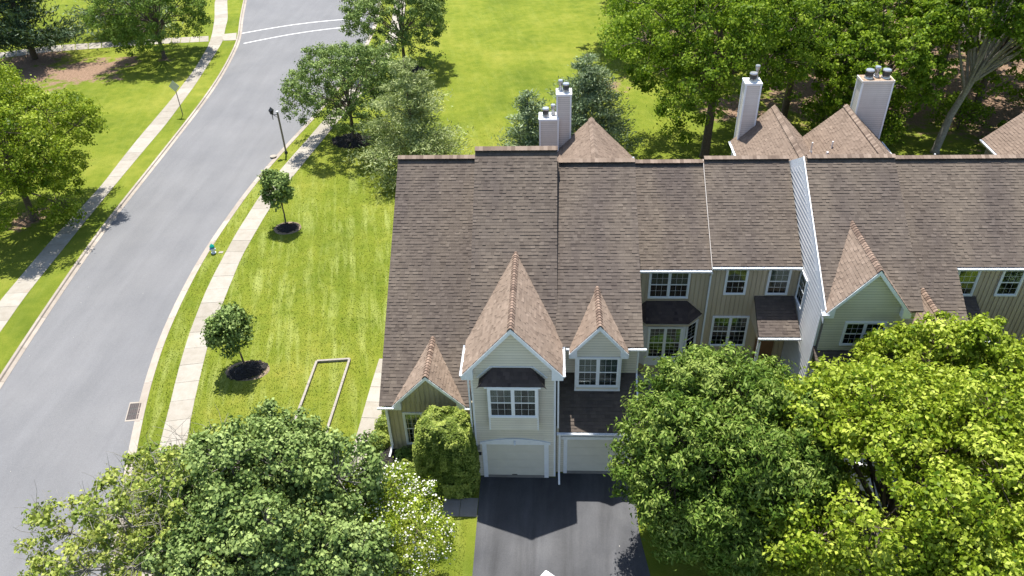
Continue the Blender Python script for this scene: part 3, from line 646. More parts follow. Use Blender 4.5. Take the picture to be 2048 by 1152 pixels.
window(h2, (2.1, 26.99, 5.56), 1.98, 1.84, (0, -1, 0), 2, 3, 2, 'blind', .09)
gutter(h2, (.62, 27.05, 6.93), (.98, 27.05, 6.93), (0, -1, 0)); gutter(h2, (3.2, 27.05, 6.93), (4.25, 27.05, 6.93), (0, -1, 0))
downspout(h2, [(4.05, 27.0, 6.8), (4.0, 27.75, 6.45), (4.0, 27.75, 4.75), (4.0, 26.9, 4.25), (4.0, 25.6, 3.5)]); downspout(h2, [(4.02, 25.35, 3.25), (4.02, 25.65, 3.0), (4.02, 25.65, .2)])
# recessed wall and bay
def upper(house, x0, x1, ze, dr=0, mat='shingle', yr=38.8, s=None, gut=True, name='wall'):
    s = s or (10.4-7.05)/(38.8-33.35); zr = main_roof(house, x0, x1, 33.35, ze, yr, s, back=8)
    ridge_vent(house, x0, x1, yr, zr, s)
    if gut: gutter(house, (x0, 33.33, ze-.04), (x1, 33.33, ze-.04), (0, -1, 0), .13, .12); MB().box(x0, x1, 33.34, 33.4, ze-.2, ze-.05).build('fascia', 'trim', house)
    return zr, s
zr2, sU = upper(h2, 4.12, 8.2, 6.9)
body(h2, 3.98, 8.2, [(33.68, 0), (33.68, 6.8), (38.8, zr2-.3), (46, zr2-.3-sU*7.2), (46, 0)])
w2 = MB().box(3.98, 8.2, 33.64, 33.7, 0, 6.75).build('wall', 'khaki', h2, label='recessed khaki board wall beside the bay window')
batten(w2, (3.98, 33.64, .35), X, Z, [(0, 0), (4.2, 0), (4.2, 6.45), (0, 6.45)], 'khaki')
MB().box(4.0, 8.2, 33.66, 33.72, 0, .35).build('footing', 'walkgrey', h2)
window(h2, (6.13, 33.63, 5.77), 2.14, 1.78, (0, -1, 0), 2, 3, 2, 'blind', .09)
def bayroof(house, xa, xb, x0, x1, yw, yf, zt, ze):
    """half octagon roof: top line xa..xb at the wall, front edge x0+.. at yf, ends at the wall"""
    fr = [Vector((xa-.05, yf, ze)), Vector((xb+.05, yf, ze)), Vector((xb, yw, zt)), Vector((xa, yw, zt))]
    W = Vector((0, yw-yf, zt-ze)); L = W.length
    d = shingle_roof(house, fr[0], X, W, [(0, 0), (xb-xa+.1, 0), (xb-xa+.05, L), (.05, L)], 'shingle_black', .06, label='dark half octagon roof of the bay window')
    for (p, q, r) in ((fr[1], Vector((x1, yw, ze)), fr[2]), (Vector((x0, yw, ze)), fr[0], fr[3])):
        U = (q-p).normalized(); nn = (q-p).cross(r-p).normalized(); Wd = nn.cross(U); h = (r-p).dot(Wd)
        MB().prism([p-nn*.06, q-nn*.06, r-nn*.06], nn*.06).build('hip_slope', 'underlay', d)
        courses(p, U, Wd, [(0, 0), ((q-p).length, 0), ((r-p).dot(U), h)], .18, (.15, .36), .016, RNG, (0, 1), .1, .002, .0015, .4).build('shingles', 'shingle_black', d, kind='stuff')
    m = MB()
    for p, q in ((fr[0], fr[1]), (fr[1], Vector((x1, yw, ze))), (fr[0], Vector((x0, yw, ze)))): m.bar(p-Z*.1, q-Z*.1, .04, .1)
    m.bar(fr[3]+Z*.03-Yv*.02, fr[2]+Z*.03-Yv*.02, .05, .06).bar(fr[2]+Z*.03-Yv*.02, Vector((x1+.08, yw-.02, ze)), .03, .08, (0, 1, 0)).bar(fr[3]+Z*.03-Yv*.02, Vector((x0-.08, yw-.02, ze)), .03, .08, (0, 1, 0)); m.build('flashing', 'khaki', d)
bayroof(h2, 5.03, 7.18, 4.05, 8.08, 33.62, 32.7, 4.72, 3.82)
bw = MB().prism([(5.1, 32.85, .75), (7.05, 32.85, .75), (7.95, 33.62, .75), (4.2, 33.62, .75)], (0, 0, 3.02)).build('bay', 'trim', h2, label='white framed bay window of the recessed wall')
MB().prism([(5.15, 32.9, .0), (7.0, 32.9, .0), (7.85, 33.62, .0), (4.3, 33.62, .0)], (0, 0, .75)).build('bay_base', 'khaki', bw)
window(bw, (6.07, 32.84, 2.45), 1.85, 2.2, (0, -1, 0), 2, 3, 4, 'curtain', .09)
nr = Vector((.77, -.9, 0)).normalized(); window(bw, (7.5, 33.23, 2.45), .85, 2.2, nr, 1, 2, 4, None, .08)
downspout(h2, [(8.22, 33.3, 6.72), (8.24, 33.56, 6.35), (8.24, 33.56, .3)], .09, .08)

# ---- third townhouse: khaki wall and porch roof, then the forward block with white side wall and pale green gable
h3 = thing('townhouse', 'third townhouse with a tall white side wall and a pale green gable', 'townhouse', 'townhouses in the row')
zr3, _ = upper(h3, 8.2, 12.74, 7.1)
MB().prism([(8.17, 33.3, 6.95), (8.17, 33.3, 7.09), (8.17, 38.8, zr3-.01), (8.17, 38.8, zr3-.15)], (.016, 0, 0)).build('rake_board', 'chim', h3)
body(h3, 8.21, 12.8, [(33.69, 0), (33.69, 7.0), (38.8, zr3-.3), (46, zr3-.3-sU*7.2), (46, 0)])
w3 = MB().box(8.29, 12.78, 33.645, 33.7, 0, 6.95).build('wall', 'khaki', h3, label='khaki board wall with two upper windows and a porch')
batten(w3, (8.29, 33.645, .35), X, Z, [(0, 0), (4.48, 0), (4.48, 6.65), (0, 6.65)], 'khaki')
MB().box(8.25, 12.78, 33.66, 33.72, 0, .35).build('footing', 'walkgrey', h3)
window(h3, (9.59, 33.64, 5.99), 1.16, 1.74, (0, -1, 0), 1, 3, 2, 'blind', .09, 'upper window with its blind half down'); window(h3, (11.77, 33.64, 5.99), 1.16, 1.74, (0, -1, 0), 1, 3, 2, 'blind', .09)
window(h3, (9.65, 33.64, 2.62), 1.98, 2.1, (0, -1, 0), 2, 3, 3, None, .09)
# porch
sP = (5.02-4.0)/(33.62-31.45)
pd = shingle_roof(h3, (10.62, 31.45, 4.0), X, (0, 1, sP), [(0, 0), (2.1, 0), (2.1, 2.17*math.hypot(1, sP)), (.06, 2.17*math.hypot(1, sP))], 'shingle', .12, label='porch roof, upper part in deep shade')
gutter(h3, (10.58, 31.43, 3.96), (12.74, 31.43, 3.96), (0, -1, 0), .13, .12)
MB().prism([(10.68, 31.5, 3.55), (10.68, 31.5, 3.92), (10.68, 33.6, 4.92), (10.68, 33.6, 3.55)], (.06, 0, 0)).build('porch_cheek', 'khaki', h3)
MB().box(10.66, 10.80, 31.5, 31.64, .1, 3.6).build('porch_post', 'trim', h3)
MB().box(11.2, 12.2, 33.55, 33.64, .3, 2.5).build('door', 'entry', h3)
# forward block
sE = .61; yE, zE, yEr = 29.57, 7.15, 36.73; zEr = zE+sE*(yEr-yE)
main_roof(h3, 12.86, 17.35, yE, zE, yEr, sE, back=9, notch=(12.95, 16.5, 29.78))
ridge_vent(h3, 12.95, 17.35, yEr, zEr, sE)
body(h3, 12.84, 17.2, [(29.93, 0), (29.93, 7.0), (yEr, zEr-.32), (45, zEr-.32-sE*8.3), (45, 0)])
ww = lap(h3, 'siding', (12.84, 45, .3), (0, -1, 0), Z, [(0, 0), (15.07, 0), (15.07, 6.6), (8.27, zEr-.75), (0, zEr-.75-sE*8)], 'white_siding', .24, label='tall white lap sided party wall in raking sun')
# wide rake fascia and vertical corner boards on the white wall
m = MB().prism([(12.80, 29.5, 6.45), (12.80, 29.5, 7.22), (12.80, yEr, zEr+.06), (12.80, yEr, zEr-.8)], (.045, 0, 0)).prism([(12.80, yEr, zEr-.8), (12.80, yEr, zEr+.06), (12.80, 42, zEr-sE*5.27), (12.80, 42, zEr-.48-sE*5.27)], (.045, 0, 0))
m.build('rake_board', 'trim', h3)
MB().prism([(12.78, 29.5, 7.23), (12.78, yEr, zEr+.07), (12.78, yEr, zEr+.09), (12.78, 29.5, 7.25)], (.05, 0, 0)).build('drip_edge', 'trim', h3)
MB().box(12.79, 12.9, 29.88, 30.0, .2, 6.9).build('corner_board', 'trim', h3)
window(h3, (12.83, 32.92, 5.95), 1.12, 1.85, (-1, 0, 0), 1, 3, 2, None, .1, 'window in the white side wall above the porch roof')
lap(h3, 'siding', (12.85, 29.93, 4.4), X, Z, [(0, 0), (4.35, 0), (4.35, 2.5), (0, 2.5)], 'mint')
MB().prism([(12.9, 29.70, 6.85), (16.55, 29.70, 6.85), (14.73, 29.70, 9.2)], (0, 4, 0)).build('wall', 'wallback', h3)
lap(h3, 'gable_siding', (12.95, 29.70, 6.85), X, Z, gpoly(12.95, 16.5, 6.85, 14.73, 1.93, 7.0, 9.42), 'mint', label='pale green lap siding in the gable')
lap(h3, 'gable_siding', (12.95, 29.70, 4.6), X, Z, [(0, 0), (3.55, 0), (3.55, 2.26), (0, 2.26)], 'mint')
MB().box(12.95, 16.5, 29.71, 29.95, 4.6, 6.9).build('wall', 'wallback', h3)
gable(h3, 14.73, 29.35, 9.62, 1.93, 7.18, (yE, zE, sE), .19, retn=.4, wall=29.7)
window(h3, (14.9, 29.69, 5.72), 1.95, 1.45, (0, -1, 0), 2, 3, 2, None, .09)
gutter(h3, (12.62, 29.55, 7.12), (12.95, 29.55, 7.12), (0, -1, 0), .3, .13); downspout(h3, [(13.0, 29.5, 7.0), (13.05, 29.85, 6.6), (13.05, 29.85, 4.95)], .09, .08)
sg3 = (4.75-3.45)/(29.93-27.2)
MB().box(12.95, 17.1, 27.6, 29.93, 0, 3.3).build('wall', 'mint', h3)
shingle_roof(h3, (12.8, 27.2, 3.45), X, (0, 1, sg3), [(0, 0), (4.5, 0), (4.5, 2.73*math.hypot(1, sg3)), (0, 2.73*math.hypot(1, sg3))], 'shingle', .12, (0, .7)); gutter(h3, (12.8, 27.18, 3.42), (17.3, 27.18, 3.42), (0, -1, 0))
gd3 = MB().box(13.6, 16.3, 27.55, 27.59, .1, 2.3).build('garage_door', 'door', h3)
for k in range(4): MB().box(13.61, 16.29, 27.535, 27.56, .12+k*.545, .12+k*.545+.535).build('door_panel', 'door', gd3)

# ---- fourth townhouse: long roof sweeping down to a low eave with a small gable, khaki wall at far right
h4 = thing('townhouse', 'right edge townhouse whose long roof sweeps down behind the bright tree', 'townhouse', 'townhouses in the row')
W4 = (38.8-33.35)*math.hypot(1, sU); wl = (38.8-27.5)*math.hypot(1, sU); zlow = 7.05-sU*(33.35-27.5); wu = wl-W4
zr4 = 7.05+sU*5.45
main_roof(h4, 17.35, 30.5, 27.5, zlow, 38.8, sU, back=8, poly=[(0, 0), (3.05, 0), (3.05, wl), (0, wl)], notch=(17.2, 19.85, 28.5))
W = Vector((0, 1, sU)).normalized()
shingle_roof(h4, (20.4, 33.35, 7.05), X, W, [(0, 0), (10.1, 0), (10.1, W4), (0, W4)], 'shingle')
ridge_vent(h4, 17.4, 30.5, 38.8, zr4, sU)
body(h4, 17.4, 20.25, [(28.0, 0), (28.0, zlow+.1), (38.8, zr4-.3), (46, zr4-.3-sU*7.2), (46, 0)])
body(h4, 20.25, 30.4, [(33.7, 0), (33.7, 6.95), (38.8, zr4-.3), (46, zr4-.3-sU*7.2), (46, 0)])
w4 = MB().box(20.25, 30.4, 33.65, 33.71, 0, 6.9).build('wall', 'khaki', h4)
batten(w4, (20.25, 33.65, .35), X, Z, [(0, 0), (7.0, 0), (7.0, 6.6), (0, 6.6)], 'khaki')
gutter(h4, (20.42, 33.33, 7.01), (27.5, 33.33, 7.01), (0, -1, 0), .13, .12); MB().box(20.42, 30.4, 33.34, 33.4, 6.85, 7.0).build('fascia', 'trim', h4)
window(h4, (21.26, 33.64, 5.93), 1.16, 1.72, (0, -1, 0), 1, 3, 2, None, .1); window(h4, (23.5, 33.64, 5.93), 1.16, 1.72, (0, -1, 0), 1, 3, 2, None, .1)
gable(h4, 18.52, 28.0, 6.45, 1.75, 4.45, (27.5, zlow, sU), .17, wall=28.35)
MB().prism([(16.9, 28.35, 4.2), (20.1, 28.35, 4.2), (18.52, 28.35, 6.1)], (0, 3, 0)).build('wall', 'mint', h4)
gutter(h4, (19.6, 27.48, zlow-.04), (20.5, 27.48, zlow-.04), (0, -1, 0))
sp4 = .45
shingle_roof(h4, (20.45, 31.3, 4.0), X, (0, 1, sp4), [(0, 0), (1.6, 0), (1.6, 2.3*math.hypot(1, sp4)), (0, 2.3*math.hypot(1, sp4))], 'shingle', .12); gutter(h4, (20.45, 31.28, 3.96), (22.1, 31.28, 3.96), (0, -1, 0))

# ---- rear wings (each belongs to its house) and chimneys
def wing(house, xc, half, zr, y0, y1, s=1.02, wallm='chim', label=None):
    L = half*math.hypot(1, s); ze = zr-s*half
    for sg in (-1, 1):
        W = Vector((-sg, 0, s)).normalized()
        if sg > 0: O, U = (xc+half, y0, ze), (0, 1, 0)
        else: O, U = (xc-half, y1, ze), (0, -1, 0)
        d = shingle_roof(house, O, U, W, [(0, 0), (y1-y0, 0), (y1-y0, L), (0, L)], 'shingle_lit', .12, (0, .75), label=label if sg < 0 else None)
    m = MB(); 
    for i in range(int((y1-y0)/.2)):
        y = y0+i*.2; t = RNG.random()
        for sg in (-1, 1): m.add([(xc, y, zr+.09), (xc, y+.2, zr+.08), (xc+sg*.2, y+.2, zr+.08-.2*s*.85), (xc+sg*.2, y, zr+.09-.2*s*.85), (xc+sg*.2, y+.2, zr-.2*s), (xc+sg*.2, y, zr-.2*s)], [(0, 1, 2, 3) if sg > 0 else (3, 2, 1, 0), (3, 2, 4, 5)], t)
    m.build('cap_shingles', 'shingle_lit', d, kind='stuff')
    MB().prism([(xc-half+.3, y0, 0), (xc+half-.3, y0, 0), (xc+half-.3, y0, ze+.1), (xc, y0, zr-.25), (xc-half+.3, y0, ze+.1)], (0, y1-y0-.3, 0)).build('wall', 'wallback', house)
    for sg in (-1, 1): gutter(house, (xc+sg*half, y0 if sg < 0 else y1, ze-.02), (xc+sg*half, y1 if sg < 0 else y0, ze-.02), (sg, 0, 0), .13, .12)
def chimney(house, x0, x1, y0, y1, z0, z1, flues, cap='capwhite', label=None):
    c = MB().box(x0, x1, y0, y1, z0, z1).build('chimney', 'wallback', house, label=label)
    for O, U, L in (((x0, y0, z0), (1, 0, 0), x1-x0), ((x1, y0, z0), (0, 1, 0), y1-y0), ((x1, y1, z0), (-1, 0, 0), x1-x0), ((x0, y1, z0), (0, -1, 0), y1-y0)):
        courses(O, U, Z, [(0, 0), (L, 0), (L, z1-z0), (0, z1-z0)], .135, None, .014, RNG, (.1, .9), .35, .002, groove=.014).build('siding', 'chim', c, kind='stuff')
    m = MB()
    for x in (x0, x1):
        for y in (y0, y1): m.box(x-.05, x+.05, y-.05, y+.05, z0, z1+.02)
    m.build('corner_board', 'trim', c)
    e = .07; MB().box(x0-e, x1+e, y0-e, y1+e, z1+.0, z1+.13).build('cap_rim', 'trim' if cap == 'capwhite' else 'chim', c)
    MB().box(x0-e+.05, x1+e-.05, y0-e+.05, y1+e-.05, z1+.13, z1+.15).build('cap_plate', cap, c)
    for (fx, fy, r, h, top) in flues:
        z = z1+.15
        f = MB().tube([(fx, fy, z), (fx, fy, z+.10), (fx, fy, z+.12), (fx, fy, z+.18)], [r*1.1, r*1.0, r*.78, r*.78], 20)
        MB().tube([(fx, fy, z+h*.9), (fx, fy, z+h), (fx, fy, z+h+.05)], [r*1.05, r*1.05, r*.9], 20).build('flue_cap', 'metal', c)
        if h > .6: MB().tube([(fx, fy, z+.15), (fx, fy, z+h-.28)], [r*.6, r*.6], 14).build('flue_pipe', 'metal', c)
        fo = f.build('flue', 'metal', c, smooth=False)
        hh = max(.14, h-.32 if h <= .6 else h-.25)
        MB().tube([(fx, fy, z+(.16 if h <= .6 else hh)), (fx, fy, z+h*.92)], [r*.92, r*.92], 20).build('flue_screen', 'darkmetal' if h <= .6 else 'metal', c)
def vent(house, x, y, z, h=.45, r=.05):
    MB().tube([(x, y, z-.1), (x, y, z+h)], [r, r], 10).tube([(x, y, z-.12), (x, y, z+.02)], [r*2.2, r*1.6], 10).build('vent_pipe', 'capwhite', house)
wing(h2, 2.45, 2.72, 9.5, 38.5, 46.5, 1.0)
wing(h3, 14.25, 2.45, 9.5, 38.5, 48.2, 1.02)
wing(h4, 18.8, 2.75, 9.5, 38.5, 48.1, .93)
wing(h4, 30.9, 2.8, 9.55, 40, 48.3, .93)
# reddish cricket between the two right wings
MB().prism([(15.0, 40.6, 8.85), (17.9, 40.6, 8.85), (16.45, 45.2, 7.45)], (0, 0, .05), .5).build('cricket_roof', M['rust'] if False else 'ridge_cap', h3, label='small reddish saddle roof between two rear wings')
vent(h3, 16.2, 45.4, 7.6, .6); vent(h4, 17.25, 44.9, 7.95, .55); vent(h4, 22.2, 42.2, 8.4, .55); vent(h4, 24.6, 42.2, 8.4, .3); 
for (hh, x, y, z) in ((h3, 12.05, 43.3, 7.5), (h3, 14.9, 39.9, 9.0), (h2, 2.4, 39.3, 9.7), (h4, 16.95, 44.6, 7.8)):
    MB().tube([(x, y, z), (x, y, z+.14)], [.09, .07], 10).build('roof_vent', 'capwhite', hh)
chimney(h1, -.82, .34, 46.1, 47.1, 3, 9.5, [(-.45, 46.5, .22, .5, 0), (.02, 46.75, .15, .62, 0)], label='shorter of the two left chimneys, in grey siding')
chimney(h2, .27, 1.12, 46.3, 47.2, 3, 11.05, [(.82, 46.65, .21, .5, 0), (.48, 46.9, .15, .62, 0)], label='taller narrow chimney beside the shorter one')
chimney(h3, 12.15, 13.08, 47.7, 48.6, 3, 11.05, [(12.6, 48.05, .24, .5, 0), (12.88, 48.4, .15, .85, 0)], label='slim chimney at the left wing edge')
chimney(h4, 19.5, 21.38, 48.15, 49.1, 3, 10.95, [(19.95, 48.6, .26, .5, 0), (20.48, 48.8, .18, .62, 0), (21.0, 48.6, .26, .5, 0)], 'rust', label='widest chimney with three flues on a rust stained cap')

# ------------------------------------------------------------------ vegetation
def leaves_mesh(name, C, Nrm, size, aspect, tone, mat, rng, fold=.18, updroop=None):
    n = len(C); Nrm = Nrm/np.linalg.norm(Nrm, axis=1, keepdims=True)
    r = rng.normal(size=(n, 3))
    if updroop is not None: r = r*.6+updroop
    T = r-Nrm*np.sum(r*Nrm, axis=1, keepdims=True); T /= np.linalg.norm(T, axis=1, keepdims=True)+1e-9
    Bn = np.cross(Nrm, T); s = size*(rng.uniform(.65, 1.3, (n, 1)))
    V = np.empty((n, 4, 3)); V[:, 0] = C-T*s*.5; V[:, 1] = C+Bn*s*aspect*.5+Nrm*s*fold*.5-T*s*.05; V[:, 2] = C+T*s*.5-Nrm*s*fold*.3; V[:, 3] = C-Bn*s*aspect*.5+Nrm*s*fold*.5-T*s*.05
    return quads_mesh(name, V.reshape(-1, 3), n, tone, mat)
def fib(n, rng, zmin=-1):
    i = np.arange(n)+.5; z = 1-(1-zmin)*i/n; ph = i*2.39996+rng.uniform(0, 6); r = np.sqrt(np.maximum(0, 1-z*z))
    d = np.stack([r*np.cos(ph), r*np.sin(ph), z], 1)+rng.normal(size=(n, 3))*.16
    return d/np.linalg.norm(d, axis=1, keepdims=True)
def tree(name, label, cat, x, y, h, r, cb, nl=14, nc=14, leaves=20000, size=.16, aspect=.8, mat='leaf_mid', bark='bark', seed=1, group=None,
         lean=(0, 0), lobe=.42, clump=.17, tr=.17, squash=1.0, zmin=-.55, droop=None, fill=.75, fork=.35, twigs=0, tonebias=0, shape=None, asym=.12, leafless=0):
    rng = np.random.default_rng(seed); t = thing(name, label, cat, group, (x, y, 0))
    cz = (h+cb)/2; rz = (h-cb)/2; ctr = np.array([lean[0], lean[1], cz])
    D = fib(nl, rng, zmin); R = np.array([r, r*squash, rz])
    lr = rng.uniform(.5, .5+asym*2+.05, (nl, 1)); LC = ctr+D*R*lr
    LC = np.vstack([LC, ctr+np.array([[0, 0, rz*.25]])]); nl += 1
    lrad = r*lobe*rng.uniform(.75, 1.15, nl); P = []; Nn = []; To = []; tw = []
    per = max(1, int(leaves/(nl*nc)))
    for i in range(nl):
        d = fib(nc, rng, -1.0); outb = (LC[i]-ctr)/R; outb /= np.linalg.norm(outb)+1e-6
        d = d+outb*.55+np.array([0, 0, .2]); d /= np.linalg.norm(d, axis=1, keepdims=True)
        cc = LC[i]+d*lrad[i]*rng.uniform(.65, 1.12, (nc, 1))*np.array([1, 1, min(1.15, max(.6, rz/r))])
        for c, dd in zip(cc, d):
            if c[2] < .25: continue
            if rng.random() < leafless: tw.append((i, c)); continue
            k = int(per*rng.uniform(.6, 1.4)); cr = r*clump*rng.uniform(.7, 1.25)
            q = rng.normal(size=(k, 3))*np.array([.5, .5, .36])*cr
            q += c; P.append(q); tw.append((i, c))
            Nn.append(rng.normal(size=(k, 3))*.6+dd*.3+(q-c)/cr*.8+np.array([0, 0, .35]))
            ct = rng.normal()*.17
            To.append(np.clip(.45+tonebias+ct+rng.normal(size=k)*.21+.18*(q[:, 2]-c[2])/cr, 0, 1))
    P = np.vstack(P); Nn = np.vstack(Nn); To = np.concatenate(To); ok = P[:, 2] > .15; P, Nn, To = P[ok], Nn[ok], To[ok]
    me = leaves_mesh('crown', P, Nn, size, aspect, To, mat, rng, updroop=droop); link('crown', me, t)
    # trunk and limbs
    zf = cb+(h-cb)*fork; top = Vector((lean[0]*.6, lean[1]*.6, zf)); m = MB()
    pth = [Vector((0, 0, -.1)), Vector((0, 0, .25)), Vector((lean[0]*.12+rng.normal()*.05, lean[1]*.12, zf*.45)), top, Vector((lean[0], lean[1], cz+rz*.55))]
    m.tube(pth, [tr*1.5, tr*1.1, tr*.95, tr*.7, tr*.15], 10); m.build('trunk', bark, t, smooth=True)
    b = MB()
    for i in range(nl):
        a = pth[2].lerp(pth[3], rng.uniform(.25, 1.0)); e = Vector(LC[i]); mid = a.lerp(e, .5)+Vector((0, 0, .06*(e-a).length))+Vector(rng.normal(size=3)*.06*r*.3)
        b.tube([a, mid, e], [tr*.45, tr*.27, tr*.12], 6, False)
    for j, (i, c) in enumerate(tw):
        if (h < 6 and j % 2) or (y > 55 and j % 3): continue
        e = Vector(LC[i]); c = Vector(c); mid = e.lerp(c, .55)+Vector(rng.normal(size=3)*.05*r*.3); b.tube([e, mid, c], [tr*.11, tr*.07, tr*.025], 4, False)
        for k in range(twigs):
            q = c+Vector(rng.normal(size=3)*.30*r*clump*3)+Vector((0, 0, .12)); q2 = q+(q-c)*.5+Vector(rng.normal(size=3)*.1); b.tube([c, q, q2], [tr*.03+.006, .008, .004], 3, False)
    b.build('branches', bark, t, smooth=True)
    return t
def pine(name, label, x, y, h, r, seed, mat='needle', tufts=9000, size=.35, cat='pine tree', gappy=.0, tr=.18, base=.12, bark='bark', group=None, per=1):
    rng = np.random.default_rng(seed); t = thing(name, label, cat, group, (x, y, 0)); b = MB(); P, Nn, To = [], [], []
    z = h*base; W = []
    while z < h*.97: W.append(z); z += h*.055*rng.uniform(.8, 1.2)
    nb = 7; tot = sum((1-zz/h)**.8+.12 for zz in W)*nb
    for zz in W:
        f = 1-zz/h
        for k in range(nb):
            if rng.random() < gappy: continue
            a = rng.uniform(0, 2*math.pi); L = r*(f**.75+.06)*rng.uniform(.65, 1.15); rise = rng.uniform(-.02, .28)*L
            s = Vector((0, 0, zz)); e = Vector((math.cos(a)*L, math.sin(a)*L, zz+rise)); mid = s.lerp(e, .5)-Vector((0, 0, .04*L))
            b.tube([s, mid, e], [tr*.28*(f+.2), tr*.15*(f+.2), .01], 4, False)
            cnt = int(tufts*((f)**.8+.12)/tot); 
            u = rng.beta(2.2, 1.1, cnt); spread = .13*L*(1.15-u*.45)+.12
            side = rng.normal(size=(cnt, 3))*spread[:, None]*np.array([1, 1, .45])
            base_ = np.array(s)[None]*(1-u[:, None])+np.array(e)[None]*u[:, None]
            c = base_+side; c[:, 2] += .1; P.append(c)
            dirv = np.array([math.cos(a), math.sin(a), .5]); 
            n_ = rng.normal(size=(cnt, 3))*.8+np.array([0, 0, .5]); Nn.append(n_); To.append(np.clip(.35+rng.normal()*.1+u*.2+rng.normal(size=cnt)*.18, 0, 1))
    P = np.vstack(P); Nn = np.vstack(Nn); To = np.concatenate(To)
    dr = P*np.array([1, 1, 0]); dr /= np.linalg.norm(dr, axis=1, keepdims=True)+1e-6; dr[:, 2] = .7
    me = leaves_mesh('crown', P, Nn, size, .22, To, mat, rng, fold=.05, updroop=dr); link('crown', me, t)
    MB().tube([(0, 0, -.1), (0, 0, h*.3), (rng.normal()*.1, 0, h*.7), (0, 0, h)], [tr*1.25, tr, tr*.5, .02], 9).build('trunk', bark, t, smooth=True)
    b.build('branches', bark, t, smooth=True); return t
def shrub(name, label, x, y, rx, ry, h, leaves, size, mat, seed, cat='shrub', group=None, tonebias=0, boxy=2.6, zb=0.0):
    rng = np.random.default_rng(seed); t = thing(name, label, cat, group, (x, y, 0))
    n = leaves; d = rng.normal(size=(n, 3)); d[:, 2] = np.abs(d[:, 2]) if zb == 0 else d[:, 2]; d /= np.linalg.norm(d, axis=1, keepdims=True)
    # superellipsoid shell with lumps
    p = boxy; s = (np.abs(d[:, 0])**p+np.abs(d[:, 1])**p+np.abs(d[:, 2])**p)**(-1/p)
    lump = 1+.03*np.sin(d[:, 0]*9+seed)*np.sin(d[:, 1]*8+seed*2)+.025*np.sin(d[:, 2]*11+d[:, 0]*5)
    k = 1-np.minimum(.5, rng.exponential(.045, n)); sc = np.array([rx, ry, h if zb == 0 else h/2])
    P = d*(s*lump*k)[:, None]*sc+np.array([0, 0, zb]); 
    g = np.round(P/(size*3.5)); hsh = np.abs(np.sin(g@np.array([12.9, 78.2, 37.7]))*43758)%1
    P += d*((hsh-.5)*size*1.8)[:, None]
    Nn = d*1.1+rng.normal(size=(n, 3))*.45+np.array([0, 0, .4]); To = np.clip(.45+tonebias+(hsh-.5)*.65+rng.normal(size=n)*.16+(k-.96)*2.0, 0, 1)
    ok = P[:, 2] > .03
    me = leaves_mesh('crown', P[ok], Nn[ok], size, .72, To[ok], mat, rng); link('crown', me, t)
    b = MB()
    for i in range(9):
        a = rng.uniform(0, 6.28); b.tube([(0, 0, -.05), (math.cos(a)*rx*.3, math.sin(a)*ry*.3, h*.35), (math.cos(a)*rx*.7, math.sin(a)*ry*.7, h*rng.uniform(.5, .75))], [.05*min(1, rx), .035*min(1, rx), .012], 5, False)
    b.build('stems', 'bark', t); return t

# foreground
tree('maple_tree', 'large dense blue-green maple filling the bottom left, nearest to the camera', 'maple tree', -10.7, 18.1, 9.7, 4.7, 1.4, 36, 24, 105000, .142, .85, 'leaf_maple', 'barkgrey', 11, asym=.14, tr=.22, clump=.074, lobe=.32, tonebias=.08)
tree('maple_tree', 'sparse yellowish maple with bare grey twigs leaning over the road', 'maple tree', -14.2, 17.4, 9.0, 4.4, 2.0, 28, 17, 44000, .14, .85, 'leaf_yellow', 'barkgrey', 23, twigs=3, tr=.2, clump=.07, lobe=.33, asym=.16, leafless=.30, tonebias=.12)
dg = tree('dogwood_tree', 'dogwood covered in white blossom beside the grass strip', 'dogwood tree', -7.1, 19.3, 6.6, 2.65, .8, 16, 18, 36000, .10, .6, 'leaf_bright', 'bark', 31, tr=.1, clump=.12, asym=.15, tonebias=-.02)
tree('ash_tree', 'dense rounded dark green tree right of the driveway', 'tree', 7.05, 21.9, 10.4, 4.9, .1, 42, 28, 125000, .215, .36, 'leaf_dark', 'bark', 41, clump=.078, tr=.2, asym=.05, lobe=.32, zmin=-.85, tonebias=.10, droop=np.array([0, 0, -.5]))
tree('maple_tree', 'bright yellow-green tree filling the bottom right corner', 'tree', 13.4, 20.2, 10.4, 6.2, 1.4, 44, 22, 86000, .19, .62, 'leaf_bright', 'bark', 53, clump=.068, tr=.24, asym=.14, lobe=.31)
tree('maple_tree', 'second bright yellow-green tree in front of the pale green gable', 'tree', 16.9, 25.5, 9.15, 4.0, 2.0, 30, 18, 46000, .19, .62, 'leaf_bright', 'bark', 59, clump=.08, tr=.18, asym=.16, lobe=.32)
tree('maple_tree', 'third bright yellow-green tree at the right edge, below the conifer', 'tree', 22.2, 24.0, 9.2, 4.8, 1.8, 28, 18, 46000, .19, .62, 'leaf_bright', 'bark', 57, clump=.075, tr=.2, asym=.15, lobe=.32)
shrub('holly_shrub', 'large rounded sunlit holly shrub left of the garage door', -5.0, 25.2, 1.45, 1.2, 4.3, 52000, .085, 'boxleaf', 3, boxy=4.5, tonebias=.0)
shrub('boxwood_shrub', 'clipped round shrub farthest back beside the walkway', -8.75, 29.7, .38, .38, .6, 1500, .07, 'boxleaf', 4, group='clipped round shrubs by the walkway')
shrub('boxwood_shrub', 'clipped round shrub in the middle beside the walkway', -8.85, 28.6, .46, .42, .72, 2000, .07, 'boxleaf', 5, group='clipped round shrubs by the walkway')
shrub('boxwood_shrub', 'clipped round shrub nearest the downspout beside the walkway', -8.9, 27.45, .52, .48, .82, 2600, .07, 'boxleaf', 6, group='clipped round shrubs by the walkway')
shrub('yew_hedge', 'low dark hedge under the sage window', -7.1, 26.45, .85, .45, .7, 3000, .07, 'leaf_mid', 7, 'hedge')
